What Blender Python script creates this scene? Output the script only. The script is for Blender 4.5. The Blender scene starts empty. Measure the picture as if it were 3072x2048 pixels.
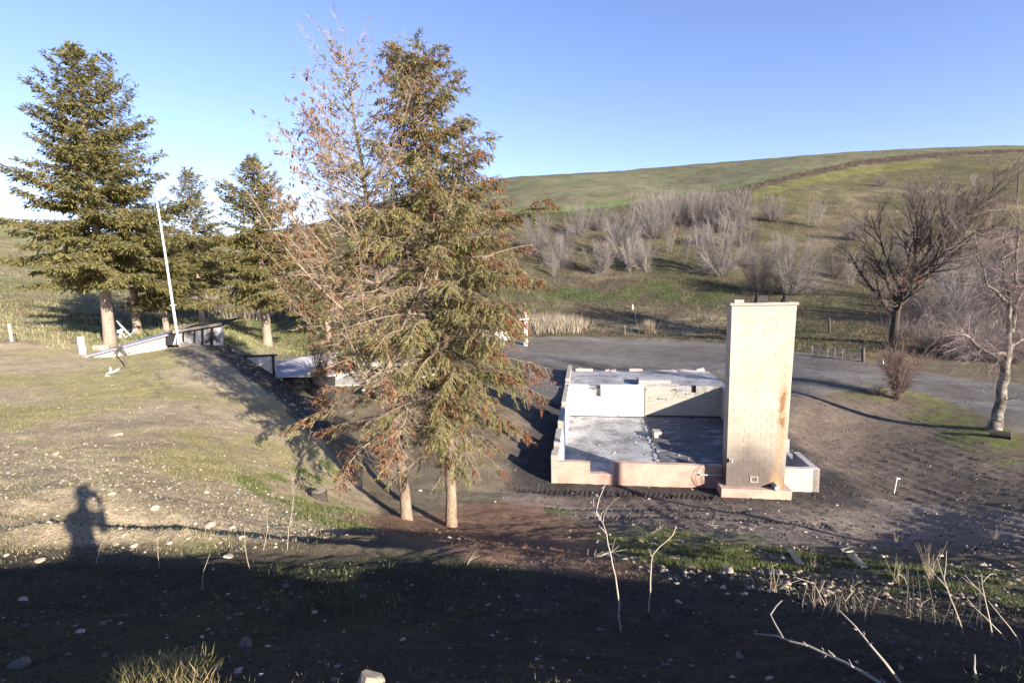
import bpy, math, random
import numpy as np
from mathutils import Matrix, Vector

random.seed(7)
RNG = np.random.default_rng(11)
SC = bpy.context.scene
COL = SC.collection

# ------------------------------------------------------------------ camera, world, sun, exposure
FPX, YH, ROLL = 1536.0, 835.0, 0.022            # focal length in photo pixels, horizon row, roll
TH = math.atan((1024 - YH) / FPX)
CT, ST, CR, SR = math.cos(TH), math.sin(TH), math.cos(ROLL), math.sin(ROLL)
_right, _down0, _fwd = Vector((1, 0, 0)), Vector((0, -ST, -CT)), Vector((0, CT, -ST))
cam_right = CR * _right + SR * _down0
cam_down = -SR * _right + CR * _down0
cam_data = bpy.data.cameras.new("camera")
cam_data.sensor_width = 36.0
cam_data.lens = 36.0 * FPX / 3072.0
cam_data.clip_start = 0.05
cam_data.clip_end = 3000.0
cam = bpy.data.objects.new("camera", cam_data)
COL.objects.link(cam)
_m = Matrix.Identity(4)
for _i in range(3):
    _m[_i][0], _m[_i][1], _m[_i][2] = cam_right[_i], -cam_down[_i], -_fwd[_i]
cam.matrix_world = _m
SC.camera = cam


def ray(px, py):
    u, v = (px - 1536) / FPX, (py - 1024) / FPX
    u2, v2 = u * CR - v * SR, u * SR + v * CR
    return np.array([u2, CT - ST * v2, -(ST + CT * v2)])


def at(px, py, Y):
    r = ray(px, py)
    return r * (Y / r[1])


def atz(px, py, z):
    r = ray(px, py)
    return r * (z / r[2])


def project(P):
    P = np.asarray(P, float)
    X, Y, Z = P[..., 0], P[..., 1], P[..., 2]
    fw = np.maximum(CT * Y - ST * Z, 0.05)
    dn = -ST * Y - CT * Z
    u2, v2 = X / fw, dn / fw
    return (u2 * CR + v2 * SR) * FPX + 1536, (-u2 * SR + v2 * CR) * FPX + 1024


SUN_TO = -ray(280, 1475)                        # the photographer's shadow lies at (280, 1475)
SUN_TO = SUN_TO / np.linalg.norm(SUN_TO)
SUN_EL = math.asin(SUN_TO[2])
SUN_AZ = math.atan2(SUN_TO[0], SUN_TO[1])       # clockwise from +Y

world = bpy.data.worlds.new("World")
SC.world = world
world.use_nodes = True
_nt = world.node_tree
_bg = _nt.nodes["Background"]
_sky = _nt.nodes.new("ShaderNodeTexSky")
_sky.sky_type = "NISHITA"
_sky.sun_disc = False
_sky.sun_elevation = SUN_EL
_sky.sun_rotation = SUN_AZ
_sky.altitude = 600.0
_sky.air_density = 1.0
_sky.dust_density = 0.1
_sky.ozone_density = 1.3
_wb = _nt.nodes.new("ShaderNodeMix")            # the camera's cool white balance
_wb.data_type, _wb.blend_type = "RGBA", "MULTIPLY"
_wb.inputs["Factor"].default_value = 1.0
_wb.inputs["B"].default_value = (0.98, 0.93, 1.22, 1.0)
_nt.links.new(_sky.outputs[0], _wb.inputs["A"])
_nt.links.new(_wb.outputs["Result"], _bg.inputs[0])
_bg.inputs[1].default_value = 0.08

sun_data = bpy.data.lights.new("sun", "SUN")
sun_data.energy = 5.0
sun_data.angle = math.radians(0.5)
sun_data.color = (1.0, 0.91, 0.78)
sun = bpy.data.objects.new("sun", sun_data)
COL.objects.link(sun)
sun.location = (30, -40, 40)
sun.rotation_euler = Vector(SUN_TO).to_track_quat("Z", "Y").to_euler()

SC.view_settings.view_transform = "Standard"
SC.view_settings.look = "None"
SC.view_settings.gamma = 1.0
SC.view_settings.use_curve_mapping = False
SC.view_settings.exposure = 1.62
SC.cycles.max_bounces = 6
SC.cycles.use_denoising = True


# ------------------------------------------------------------------ helpers: noise
def _tab(seed):
    return np.random.default_rng(seed).random((256, 256)).astype(np.float32)


_TABS = [_tab(100 + i) for i in range(8)]


def vnoise(x, y, k=0):
    xi, yi = np.floor(x).astype(np.int64), np.floor(y).astype(np.int64)
    fx, fy = x - xi, y - yi
    fx, fy = fx * fx * (3 - 2 * fx), fy * fy * (3 - 2 * fy)
    T = _TABS[k % 8]
    a, b = T[xi & 255, yi & 255], T[(xi + 1) & 255, yi & 255]
    c, d = T[xi & 255, (yi + 1) & 255], T[(xi + 1) & 255, (yi + 1) & 255]
    return (a * (1 - fx) + b * fx) * (1 - fy) + (c * (1 - fx) + d * fx) * fy - 0.5


def fbm(x, y, octaves=4, k=0, gain=0.5):
    s, amp, tot = 0.0, 1.0, 0.0
    for i in range(octaves):
        c, sn = math.cos(0.6 * i + 0.3), math.sin(0.6 * i + 0.3)
        s = s + amp * vnoise((x * c - y * sn) * 2 ** i + 17.3 * i, (x * sn + y * c) * 2 ** i + 5.1 * i, k + i)
        tot += amp
        amp *= gain
    return s / tot * 2.0


def sstep(a, b, x):
    t = np.clip((x - a) / (b - a), 0, 1)
    return t * t * (3 - 2 * t)


def inpoly(poly, x, y):
    poly = np.asarray(poly, float)
    r = np.zeros(np.shape(x), bool)
    j = len(poly) - 1
    for i in range(len(poly)):
        xi, yi, xj, yj = poly[i][0], poly[i][1], poly[j][0], poly[j][1]
        if yi != yj:
            c = ((yi > y) != (yj > y)) & (x < (xj - xi) * (y - yi) / (yj - yi) + xi)
            r ^= c
        j = i
    return r


# ------------------------------------------------------------------ helpers: meshes
class MB:
    """collects shapes into one mesh"""

    def __init__(self):
        self.v, self.f, self.c, self.n = [], [], [], 0

    def add(self, verts, faces, col=(1, 1, 1)):
        verts = np.asarray(verts, np.float32).reshape(-1, 3)
        faces = np.asarray(faces, np.int64)
        if faces.ndim == 1:
            faces = faces[None]
        self.v.append(verts)
        self.f.append(faces + self.n)
        col = np.asarray(col, np.float32)
        self.c.append(np.broadcast_to(col, (len(verts), 3)) if col.ndim == 1 else col)
        self.n += len(verts)
        return self

    def box(self, lo, hi, col=(1, 1, 1), M=None, jit=0.0):
        x0, y0, z0 = lo
        x1, y1, z1 = hi
        v = np.array([[x0, y0, z0], [x1, y0, z0], [x1, y1, z0], [x0, y1, z0], [x0, y0, z1], [x1, y0, z1], [x1, y1, z1], [x0, y1, z1]], float)
        if jit:
            v += RNG.normal(0, jit, v.shape)
        if M is not None:
            v = M(v)
        return self.add(v, [[0, 3, 2, 1], [4, 5, 6, 7], [0, 1, 5, 4], [1, 2, 6, 5], [2, 3, 7, 6], [3, 0, 4, 7]], col)

    def tube(self, pts, radii, sides=6, col=(1, 1, 1), cap=True):
        pts = np.asarray(pts, float)
        n = len(pts)
        radii = np.broadcast_to(np.asarray(radii, float), (n,))
        t = np.gradient(pts, axis=0)
        t /= np.linalg.norm(t, axis=1)[:, None] + 1e-9
        ref = np.array([0, 0, 1.0]) if abs(t[0][2]) < 0.9 else np.array([1.0, 0, 0])
        u = np.cross(t, ref)
        u /= np.linalg.norm(u, axis=1)[:, None] + 1e-9
        w = np.cross(t, u)
        a = np.arange(sides) * 2 * math.pi / sides
        ring = pts[:, None, :] + radii[:, None, None] * (np.cos(a)[None, :, None] * u[:, None, :] + np.sin(a)[None, :, None] * w[:, None, :])
        v = ring.reshape(-1, 3)
        i = np.arange(n - 1)[:, None] * sides
        j = np.arange(sides)[None, :]
        k = (np.arange(sides)[None, :] + 1) % sides
        q = np.stack([i + j, i + k, i + sides + k, i + sides + j], -1).reshape(-1, 4)
        c = col
        if np.ndim(col) == 2:
            c = np.repeat(np.asarray(col), sides, 0)
        self.add(v, q, c)
        if cap and sides > 2:
            base = self.n - len(v)
            self.f.append(np.array([[base + x for x in range(sides)][::-1]]))
            self.f.append(np.array([[base + (n - 1) * sides + x for x in range(sides)]]))
        return self

    def segs(self, p0, p1, r0, r1, col=(1, 1, 1), sides=3):
        """many thin prisms at once"""
        p0, p1 = np.asarray(p0, float), np.asarray(p1, float)
        n = len(p0)
        if n == 0:
            return self
        r0 = np.broadcast_to(np.asarray(r0, float), (n,))
        r1 = np.broadcast_to(np.asarray(r1, float), (n,))
        t = p1 - p0
        t /= np.linalg.norm(t, axis=1)[:, None] + 1e-9
        ref = np.where((np.abs(t[:, 2]) < 0.9)[:, None], np.array([0, 0, 1.0]), np.array([1.0, 0, 0]))
        u = np.cross(t, ref)
        u /= np.linalg.norm(u, axis=1)[:, None] + 1e-9
        w = np.cross(t, u)
        vs = []
        for pp, rr in ((p0, r0), (p1, r1)):
            for s in range(sides):
                a = 2 * math.pi * s / sides
                vs.append(pp + rr[:, None] * (math.cos(a) * u + math.sin(a) * w))
        v = np.stack(vs, 1).reshape(-1, 3)
        b = np.arange(n)[:, None] * (2 * sides)
        q = []
        for s in range(sides):
            s2 = (s + 1) % sides
            q.append(np.concatenate([b + s, b + s2, b + sides + s2, b + sides + s], 1))
        q = np.concatenate(q, 0)
        c = col
        if np.ndim(col) == 2:
            c = np.repeat(np.asarray(col), 2 * sides, 0)
        return self.add(v, q, c)

    def mesh(self, name, mats, smooth=False):
        me = bpy.data.meshes.new(name)
        V = np.concatenate(self.v) if self.v else np.zeros((0, 3), np.float32)
        C = np.concatenate(self.c) if self.c else np.zeros((0, 3), np.float32)
        loops = np.concatenate([f.ravel() for f in self.f]) if self.f else np.zeros(0, int)
        tot = np.concatenate([np.full(len(f), f.shape[1]) for f in self.f]) if self.f else np.zeros(0, int)
        st = np.concatenate([[0], np.cumsum(tot)[:-1]]) if len(tot) else np.zeros(0, int)
        me.vertices.add(len(V))
        me.vertices.foreach_set("co", V.astype(np.float32).ravel())
        me.loops.add(len(loops))
        me.loops.foreach_set("vertex_index", loops.astype(np.int32))
        me.polygons.add(len(tot))
        me.polygons.foreach_set("loop_start", st.astype(np.int32))
        me.polygons.foreach_set("loop_total", tot.astype(np.int32))
        me.polygons.foreach_set("use_smooth", np.full(len(tot), smooth, bool))
        me.update(calc_edges=True)
        at_ = me.color_attributes.new("Col", "FLOAT_COLOR", "POINT")
        at_.data.foreach_set("color", np.concatenate([C, np.ones((len(C), 1), np.float32)], 1).astype(np.float32).ravel())
        for m in (mats if isinstance(mats, (list, tuple)) else [mats]):
            me.materials.append(m)
        return me

    def obj(self, name, mat, parent=None, smooth=False, loc=None):
        me = self.mesh(name, mat, smooth)
        o = bpy.data.objects.new(name, me)
        COL.objects.link(o)
        if loc is not None:                       # vertices were given in world space: re-base them
            o.location = loc
            me.transform(Matrix.Translation(-Vector(loc)))
        if parent is not None:
            o.parent = parent
            if loc is None and not parent.get("_local"):
                o.matrix_parent_inverse = Matrix.Translation(-parent.location) if parent.parent is None else (Matrix.Translation(-Vector(parent.get("_w", parent.location))))
        return o


def thing(name, label, cat, loc=(0, 0, 0), group=None, local=False):
    o = bpy.data.objects.new(name, None)
    o.empty_display_size = 0.3
    COL.objects.link(o)
    o.location = loc
    o["label"] = label
    o["category"] = cat
    if group:
        o["group"] = group
    if local:
        o["_local"] = True
    return o


def tag(o, label=None, cat=None, group=None, kind=None):
    if label:
        o["label"] = label
    if cat:
        o["category"] = cat
    if group:
        o["group"] = group
    if kind:
        o["kind"] = kind
    return o


def copy_tree(o, parent=None):
    c = o.copy()
    COL.objects.link(c)
    if parent is not None:
        c.parent = parent
    for ch in list(o.children):
        copy_tree(ch, c)
    return c


# ------------------------------------------------------------------ materials
def mat(name, base=(0.5, 0.5, 0.5), rough=0.9, attr=False, n1=(0, 0), n2=(0, 0), tint=None, bump=(0, 0), metal=0.0, spec=0.2, rnd=0.0, trans=0.0, stretch=None, coat=None):
    """base colour (x the Col attribute) x two noises; n = (scale, strength); tint = (colour, noise scale, lo, hi)"""
    m = bpy.data.materials.new(name)
    m.use_nodes = True
    nt = m.node_tree
    N, L = nt.nodes, nt.links
    bs = N["Principled BSDF"]
    bs.inputs["Roughness"].default_value = rough
    bs.inputs["Metallic"].default_value = metal
    bs.inputs["Specular IOR Level"].default_value = spec
    geo = N.new("ShaderNodeNewGeometry")
    pos = geo.outputs["Position"]
    if stretch:
        mp = N.new("ShaderNodeMapping")
        mp.inputs["Scale"].default_value = stretch
        L.new(pos, mp.inputs["Vector"])
        pos = mp.outputs["Vector"]
    if attr:
        a = N.new("ShaderNodeAttribute")
        a.attribute_name = "Col"
        cur = a.outputs["Color"]
        if base != (1, 1, 1):
            mx = N.new("ShaderNodeMix")
            mx.data_type, mx.blend_type = "RGBA", "MULTIPLY"
            mx.inputs["Factor"].default_value = 1
            L.new(cur, mx.inputs["A"])
            mx.inputs["B"].default_value = (*base, 1)
            cur = mx.outputs["Result"]
    else:
        r = N.new("ShaderNodeRGB")
        r.outputs[0].default_value = (*base, 1)
        cur = r.outputs[0]
    if tint:
        tc, tscale, lo, hi = tint
        nz = N.new("ShaderNodeTexNoise")
        nz.inputs["Scale"].default_value = tscale
        nz.inputs["Detail"].default_value = 6
        nz.inputs["Roughness"].default_value = 0.65
        L.new(pos, nz.inputs["Vector"])
        mr = N.new("ShaderNodeMapRange")
        mr.inputs["From Min"].default_value, mr.inputs["From Max"].default_value = lo, hi
        L.new(nz.outputs["Fac"], mr.inputs["Value"])
        mx = N.new("ShaderNodeMix")
        mx.data_type = "RGBA"
        L.new(mr.outputs["Result"], mx.inputs["Factor"])
        L.new(cur, mx.inputs["A"])
        mx.inputs["B"].default_value = (*tc, 1)
        cur = mx.outputs["Result"]
    for sc, amt in (n1, n2):
        if amt:
            nz = N.new("ShaderNodeTexNoise")
            nz.inputs["Scale"].default_value = sc
            nz.inputs["Detail"].default_value = 5
            nz.inputs["Roughness"].default_value = 0.7
            L.new(pos, nz.inputs["Vector"])
            mr = N.new("ShaderNodeMapRange")
            mr.inputs["From Min"].default_value, mr.inputs["From Max"].default_value = 0.3, 0.7
            mr.inputs["To Min"].default_value, mr.inputs["To Max"].default_value = 1 - amt, 1 + amt
            mr.clamp = False
            L.new(nz.outputs["Fac"], mr.inputs["Value"])
            mx = N.new("ShaderNodeVectorMath")
            mx.operation = "SCALE"
            L.new(cur, mx.inputs[0])
            L.new(mr.outputs["Result"], mx.inputs["Scale"])
            cur = mx.outputs[0]
    if rnd:
        oi = N.new("ShaderNodeObjectInfo")
        mr = N.new("ShaderNodeMapRange")
        mr.inputs["To Min"].default_value, mr.inputs["To Max"].default_value = 1 - rnd, 1 + rnd
        L.new(oi.outputs["Random"], mr.inputs["Value"])
        mx = N.new("ShaderNodeVectorMath")
        mx.operation = "SCALE"
        L.new(cur, mx.inputs[0])
        L.new(mr.outputs["Result"], mx.inputs["Scale"])
        cur = mx.outputs[0]
    L.new(cur, bs.inputs["Base Color"])
    if bump[1]:
        nz = N.new("ShaderNodeTexNoise")
        nz.inputs["Scale"].default_value = bump[0]
        nz.inputs["Detail"].default_value = 7
        nz.inputs["Roughness"].default_value = 0.7
        L.new(pos, nz.inputs["Vector"])
        bp = N.new("ShaderNodeBump")
        bp.inputs["Strength"].default_value = 1.0
        bp.inputs["Distance"].default_value = bump[1]
        L.new(nz.outputs["Fac"], bp.inputs["Height"])
        L.new(bp.outputs["Normal"], bs.inputs["Normal"])
    if trans:
        tr = N.new("ShaderNodeBsdfTranslucent")
        L.new(cur, tr.inputs["Color"])
        ms = N.new("ShaderNodeMixShader")
        ms.inputs[0].default_value = trans
        L.new(bs.outputs[0], ms.inputs[1])
        L.new(tr.outputs[0], ms.inputs[2])
        L.new(ms.outputs[0], N["Material Output"].inputs["Surface"])
    return m


# ------------------------------------------------------------------ terrain height: control points seen in the photograph
# (photo x, photo y, distance Y) and a few world points out of view
_CP = []
for _p in [
    # bank in the foreground, its foot and the terrace
    (0, 1684, 5.6), (280, 1680, 5.8), (600, 1668, 5.8), (1000, 1675, 5.8), (1372, 1662, 5.8), (1523, 1688, 5.6), (1900, 1733, 5.0), (2113, 1772, 4.7), (2402, 1797, 4.2), (3072, 1930, 3.5),
    (265, 1480, 7.8), (600, 1555, 7.7), (1000, 1600, 8.6), (40, 1520, 7.3),
    (1220, 1555, 13.7), (1355, 1578, 13.8), (1480, 1600, 12.6), (1900, 1605, 13.2), (2350, 1650, 11.5), (1600, 1640, 10.2), (2000, 1680, 8.6),
    (3072, 1750, 7.7), (2700, 1700, 9.2), (3072, 1620, 13.0), (2650, 1600, 15),
    # mound on the left
    (100, 1400, 9.8), (100, 1300, 13), (100, 1200, 18), (60, 1090, 26), (378, 1100, 26), (600, 1200, 19), (600, 1350, 12.7), (620, 1048, 28), (750, 1250, 18.5), (800, 1400, 13.5), (900, 1340, 17), (950, 1470, 13.4),
    (1050, 1350, 19), (1100, 1450, 16.8), (750, 1080, 28), (850, 1180, 25.5), (930, 1260, 23), (1000, 1300, 22), (500, 1060, 27.5),
    # house ground, right-hand soil
    (1500, 1462, 19.3), (1690, 1466, 20.6), (2080, 1462, 20.0), (2265, 1492, 18.6), (2460, 1466, 19.3), (1560, 1250, 28), (2600, 1300, 27), (2900, 1480, 18.5), (3072, 1400, 20.5), (2985, 1285, 25), (2620, 1180, 32), (2400, 1195, 31), (2450, 1330, 26),
    (2700, 1110, 40), (2400, 1085, 44), (3072, 1200, 31), (2000, 1045, 55), (1700, 1045, 55), (1400, 1045, 53), (1100, 1110, 37), (1250, 1200, 31), (1250, 1110, 38), (1250, 1330, 24),
    # behind the house
    (2000, 995, 63), (2000, 950, 70), (2000, 900, 78), (2000, 840, 87), (2000, 760, 102), (2000, 700, 114), (2000, 620, 132), (2000, 560, 168),
    (1600, 1000, 62), (1600, 880, 84), (1600, 760, 104), (1600, 640, 130), (2400, 560, 142), (2400, 520, 158),
    (2600, 965, 57), (2600, 880, 72), (2600, 760, 92), (2600, 640, 116), (2600, 540, 148),
    (3072, 1045, 45), (3072, 1000, 50), (3072, 900, 65), (3072, 760, 88), (3072, 600, 118), (3072, 500, 152),
    # behind the firs on the left
    (50, 1000, 34), (50, 900, 58), (50, 800, 90), (20, 700, 140), (332, 1038, 34), (500, 1010, 38), (700, 985, 42), (803, 1037, 44), (1000, 1005, 54), (950, 1082, 38),
    (900, 900, 80), (900, 800, 115), (500, 900, 75), (500, 800, 115), (1250, 950, 68), (1250, 850, 90), (1250, 750, 115), (1250, 660, 150),
    # skyline
    (0, 672, 150), (250, 695, 165), (500, 716, 180), (760, 706, 175), (920, 690, 170), (1050, 645, 190), (1150, 606, 205), (1300, 575, 220), (1530, 541, 235), (2000, 506, 255), (2500, 474, 262), (3072, 449, 265),
]:
    _CP.append(at(*_p))
for _p in [(-3, 1.55, -1.42), (-1.2, 1.5, -1.43), (0, 1.6, -1.56), (2, 1.6, -1.62), (3.8, 1.7, -1.78), (-3, 2.05, -1.76), (0, 2.05, -1.80), (2, 2.05, -1.80), (4.3, 2.1, -2.15), (7, 2.3, -3.5), (5.6, 2.2, -2.8), (0, 0, -1.62), (-4, -2, -1.6), (4, -2, -1.62), (-6, 1.8, -1.46),
           (-0.9, 3.6, -2.72), (1.2, 3.6, -2.72), (-3.5, 3.8, -2.75), (-1, 4.7, -3.15), (-4, 4.8, -3.15), (3, 3.4, -2.62), (9.5, 2.3, -4.2), (14, 2.0, -4.8), (22, 2.0, -5.4), (10, 5, -5.0), (16, 7, -5.9), (26, 9, -5.6), (12, -2, -3.8), (34, 16, -6.2), (8, 4, -4.3)]:
    _CP.append(np.array(_p, float))
for _x, _y, _z in [(-330, 330, 8), (-150, 350, 6), (0, 380, 20), (150, 400, 40), (330, 420, 50), (560, 420, 50), (-500, 420, 5)]:
    _CP.append(np.array([_x, _y, _z], float))
_CP = np.array(_CP)


def _warp(X, Y):
    r = Y + 4.0
    return X / r * 1.6, np.log(np.maximum(r, 0.5))


def _U(d2):
    return np.where(d2 > 1e-12, d2 * np.log(np.maximum(d2, 1e-12)), 0.0)


_wx, _wy = _warp(_CP[:, 0], _CP[:, 1])
_q = _CP[:, 2] / (_CP[:, 1] + 4.0)
_n = len(_CP)
_K = _U((_wx[:, None] - _wx[None]) ** 2 + (_wy[:, None] - _wy[None]) ** 2) + np.eye(_n) * 2e-4
_P = np.stack([np.ones(_n), _wx, _wy], 1)
_A = np.block([[_K, _P], [_P.T, np.zeros((3, 3))]])
_W = np.linalg.solve(_A, np.concatenate([_q, np.zeros(3)]))

# house frame: front-left top corner of the foundation, e1 along the front wall, e2 into the picture
ZT = -7.764
FL = np.array([1.578, 21.034, ZT])
_ea = math.radians(-8.39)
E1, E2 = np.array([math.cos(_ea), math.sin(_ea), 0]), np.array([-math.sin(_ea), math.cos(_ea), 0])


def hp(v):
    """house coordinates (a, b, height above the front wall's top) -> world"""
    v = np.asarray(v, float)
    return FL + v[..., 0:1] * E1 + v[..., 1:2] * E2 + v[..., 2:3] * np.array([0, 0, 1.0])


def hab(X, Y):
    dx, dy = X - FL[0], Y - FL[1]
    return dx * E1[0] + dy * E1[1], dx * E2[0] + dy * E2[1]


POOL_X, POOL_Y, POOL_Z = -9.6, 37.0, -6.35


def base_h(X, Y):
    X, Y = np.asarray(X, float), np.asarray(Y, float)
    sh = X.shape
    x, y = X.ravel(), Y.ravel()
    wx, wy = _warp(x, y)
    q = _W[_n] + _W[_n + 1] * wx + _W[_n + 2] * wy
    for i in range(_n):
        q = q + _W[i] * _U((wx - _wx[i]) ** 2 + (wy - _wy[i]) ** 2)
    z = q * (y + 4.0)
    # level pads: round the house, under its back slab
    a, b = hab(x, y)
    out = np.maximum(np.maximum(-a, a - 10.6), np.maximum(-b, b - 14.2))
    k = 1 - sstep(0.2, 3.5, np.maximum(out, 0))
    pad = ZT - 0.95 + sstep(3, 13.5, b) * 1.15
    z = z * (1 - k) + np.minimum(pad, z + 0.4) * k
    out2 = np.maximum(np.maximum(-a - 0.3, a - 11), np.maximum(13.5 - b, b - 20.6))
    k2 = 1 - sstep(-0.2, 3.0, out2)
    z = z * (1 - k2) + (ZT + 0.12) * k2
    z0 = z
    k3 = 1 - sstep(0.3, 3.5, np.hypot(np.maximum(np.abs(x - POOL_X) - 5.2, 0), np.maximum(np.abs(y - POOL_Y) - 4.2, 0)))
    z = z0 * (1 - k3) + POOL_Z * k3
    return z.reshape(sh)


def relief(X, Y):
    """lumps, clods and ruts on the bare ground"""
    r = np.hypot(X, Y + 2)
    s = np.clip(r / 16.0, 0.35, 6)
    near = np.clip((r - 2.0) / 4.0, 0.25, 1)
    near = near * (0.35 + 0.65 * sstep(4.0, 6.5, Y))
    z = 0.075 * fbm(X / 2.3, Y / 2.3, 3, 0) * near + 0.045 * fbm(X / 0.6, Y / 0.6, 3, 2) * near + 0.030 * fbm(X / 0.17, Y / 0.17, 3, 4, 0.65)
    z = z * np.clip(1.25 - r / 60, 0.45, 1)
    z = z + 0.5 * fbm(X / 12, Y / 12, 4, 1) * sstep(40, 90, r) + 0.25 * fbm(X / 3.2, Y / 3.2, 3, 5) * sstep(48, 80, r) * (1 - sstep(120, 200, r))
    a, b = hab(X, Y)
    pad = 1 - sstep(0.0, 2.0, np.maximum(np.maximum(-a - 0.2, a - 11), np.maximum(-b, b - 20.8)))
    z = z * (1 - 0.75 * pad)
    # yard and road are smooth
    px, py = project(np.stack([X, Y, base_h(X, Y)], -1))
    road = inpoly(ROAD, px, py)
    z = np.where(road, z * 0.22, z)
    # clods and tyre ruts on the burnt soil
    soil = inpoly(SOIL, px, py) & ~road
    rut = np.sin(X * 2 * math.pi / 0.62 + 2.2 * fbm(X / 2.5, Y / 6, 3, 3)) * (0.5 + fbm(X / 1.5, Y / 4, 2, 5)) + 0.7 * fbm(X / 0.22, Y / 1.8, 2, 1)
    z = np.where(soil, z * 0.62 + 0.014 * rut, z)
    # cleated track of a digger in front of the house
    for (b0, a0, a1, amp) in ((-0.95, -1.6, 6.4, 0.055), (-3.1, -0.5, 7.0, 0.03), (-4.3, 1.5, 9.0, 0.03)):
        w = np.exp(-((b - b0 - 0.12 * np.sin(a * 0.5)) / 0.24) ** 4) * (a > a0) * (a < a1)
        z = z + w * (amp * np.sign(np.sin(a * 2 * math.pi / 0.21)) - 0.05)
    # small ledges across the foot of the terrace, left
    led = sstep(-9, -7, X) * (1 - sstep(-1.5, 0.5, X)) * sstep(5.2, 6.0, Y) * (1 - sstep(8.2, 9.5, Y))
    z = z + led * (0.05 * np.abs(fbm(X / 1.6 + 0.2 * Y, Y / 0.28, 2, 6)) - 0.02)
    # ditch with a dark shadow line on the terrace
    yy = 6.75 - 0.1 * X * 0 + 0.12 * np.sin(X * 0.9)
    dm = sstep(-7.5, -6, X) * (1 - sstep(-2.6, -1.2, X))
    z = z - dm * 0.16 * np.exp(-((Y - yy - 0.25) / 0.3) ** 2) + dm * 0.13 * np.exp(-((Y - yy + 0.35) / 0.22) ** 2)
    # furrows of the field far off
    return z


POOL_POLY = [tuple(atz(px_, py_, POOL_Z)[:2]) for px_, py_ in ((1010, 1150), (1135, 1150), (1180, 1128), (1290, 1126), (1290, 1094), (1060, 1092), (985, 1114))]
ROAD = [(1380, 1030), (1500, 1016), (1660, 1010), (1900, 1015), (2150, 1030), (2400, 1058), (2600, 1085), (2750, 1112), (2900, 1140), (3300, 1175), (3300, 1350), (3072, 1300), (2950, 1245), (2800, 1186), (2640, 1160), (2480, 1178), (2380, 1192), (2170, 1215), (1690, 1215), (1600, 1180), (1500, 1080)]
SOIL = [(2380, 1185), (2480, 1175), (2640, 1180), (2800, 1250), (2950, 1330), (3400, 1480), (3400, 1690), (2900, 1650), (2500, 1640), (2200, 1600), (1900, 1570), (1650, 1540), (1500, 1500), (1520, 1420), (1560, 1250), (1620, 1120), (2170, 1200)]
FIELD_EDGE = np.array([(-600, 760), (900, 700), (1100, 655), (1300, 640), (1500, 641), (1700, 637), (1900, 612), (2100, 580), (2260, 552), (2400, 518), (2560, 484), (2700, 466), (2850, 456), (3072, 446), (4000, 420)], float)


def terrain(X, Y):
    return base_h(X, Y) + relief(X, Y)


_rows = np.concatenate([np.geomspace(1.4, 8, 150)[:-1], np.geomspace(8, 60, 470)[:-1], np.geomspace(60, 520, 250)])
_cols = np.linspace(-1.42, 1.42, 660)
_R, _S = np.meshgrid(_rows, _cols, indexing="ij")
GX, GY = _S * _R, _R - 4.0
GZ = terrain(GX, GY)


def ground_z(x, y):
    """height of the built ground mesh (bilinear in its grid)"""
    x, y = np.asarray(x, float), np.asarray(y, float)
    r = np.maximum(y + 4.0, 1.41)
    fi = np.interp(r, _rows, np.arange(len(_rows)))
    fj = np.interp(x / r, _cols, np.arange(len(_cols)))
    i, j = np.minimum(fi.astype(int), len(_rows) - 2), np.minimum(fj.astype(int), len(_cols) - 2)
    u, v = fi - i, fj - j
    return (GZ[i, j] * (1 - v) + GZ[i, j + 1] * v) * (1 - u) + (GZ[i + 1, j] * (1 - v) + GZ[i + 1, j + 1] * v) * u


def on_ground(px, py, Yguess, it=60):
    """where the sight line through a photo pixel meets the ground, starting near Yguess"""
    r = ray(px, py)
    ys = np.geomspace(max(Yguess * 0.55, 1.2), Yguess * 1.8, 400)
    d = r[2] / r[1] * ys - ground_z(r[0] / r[1] * ys, ys)
    s = np.where(d <= 0)[0]
    Y = Yguess
    if len(s):
        k = s[np.argmin(np.abs(ys[s] - Yguess))] if d[0] <= 0 else s[0]
        Y = ys[k]
    p = r * (Y / r[1])
    return np.array([p[0], p[1], float(ground_z(p[0], p[1]))])


def drop(px, Y, dz=0.0):
    """ground point at distance Y in the photo column px (measured at the horizon)"""
    r = ray(px, 1000)
    x = r[0] / r[1] * Y
    return np.array([x, Y, float(ground_z(x, Y)) + dz])


# ------------------------------------------------------------------ what grows or lies where (albedo, sheet by sheet)
PX, PY = project(np.stack([GX, GY, GZ], -1))
_fk = sstep(25, 70, GY)
_w1 = fbm(GX / 3.0, GY / 3.0, 4, 3) * (1 - _fk) + fbm(GX / 13.0, GY / 13.0, 5, 3) * _fk
_w2 = fbm(GX / 0.7, GY / 0.7, 3, 5) * (1 - _fk) + fbm(GX / 3.2, GY / 3.2, 3, 5) * _fk
_jx, _jy = 40 * _w1 + 14 * _w2, (16 * _w1 + 8 * _w2)


def region(poly, soft=1.0):
    m = np.zeros(GX.shape)
    for dx, dy in ((0, 0), (9, 5), (-9, -5), (6, -6), (-6, 6)):
        m += inpoly(poly, PX + soft * (_jx + dx), PY + soft * (_jy + dy))
    return m / 5


def blend(A, c, m):
    m = np.clip(m, 0, 1)[..., None]
    return A * (1 - m) + np.array(c) * m


GC = np.zeros(GX.shape + (3,)) + np.array([0.13, 0.105, 0.07])
_bf = sstep(5, 9, GY)
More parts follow.
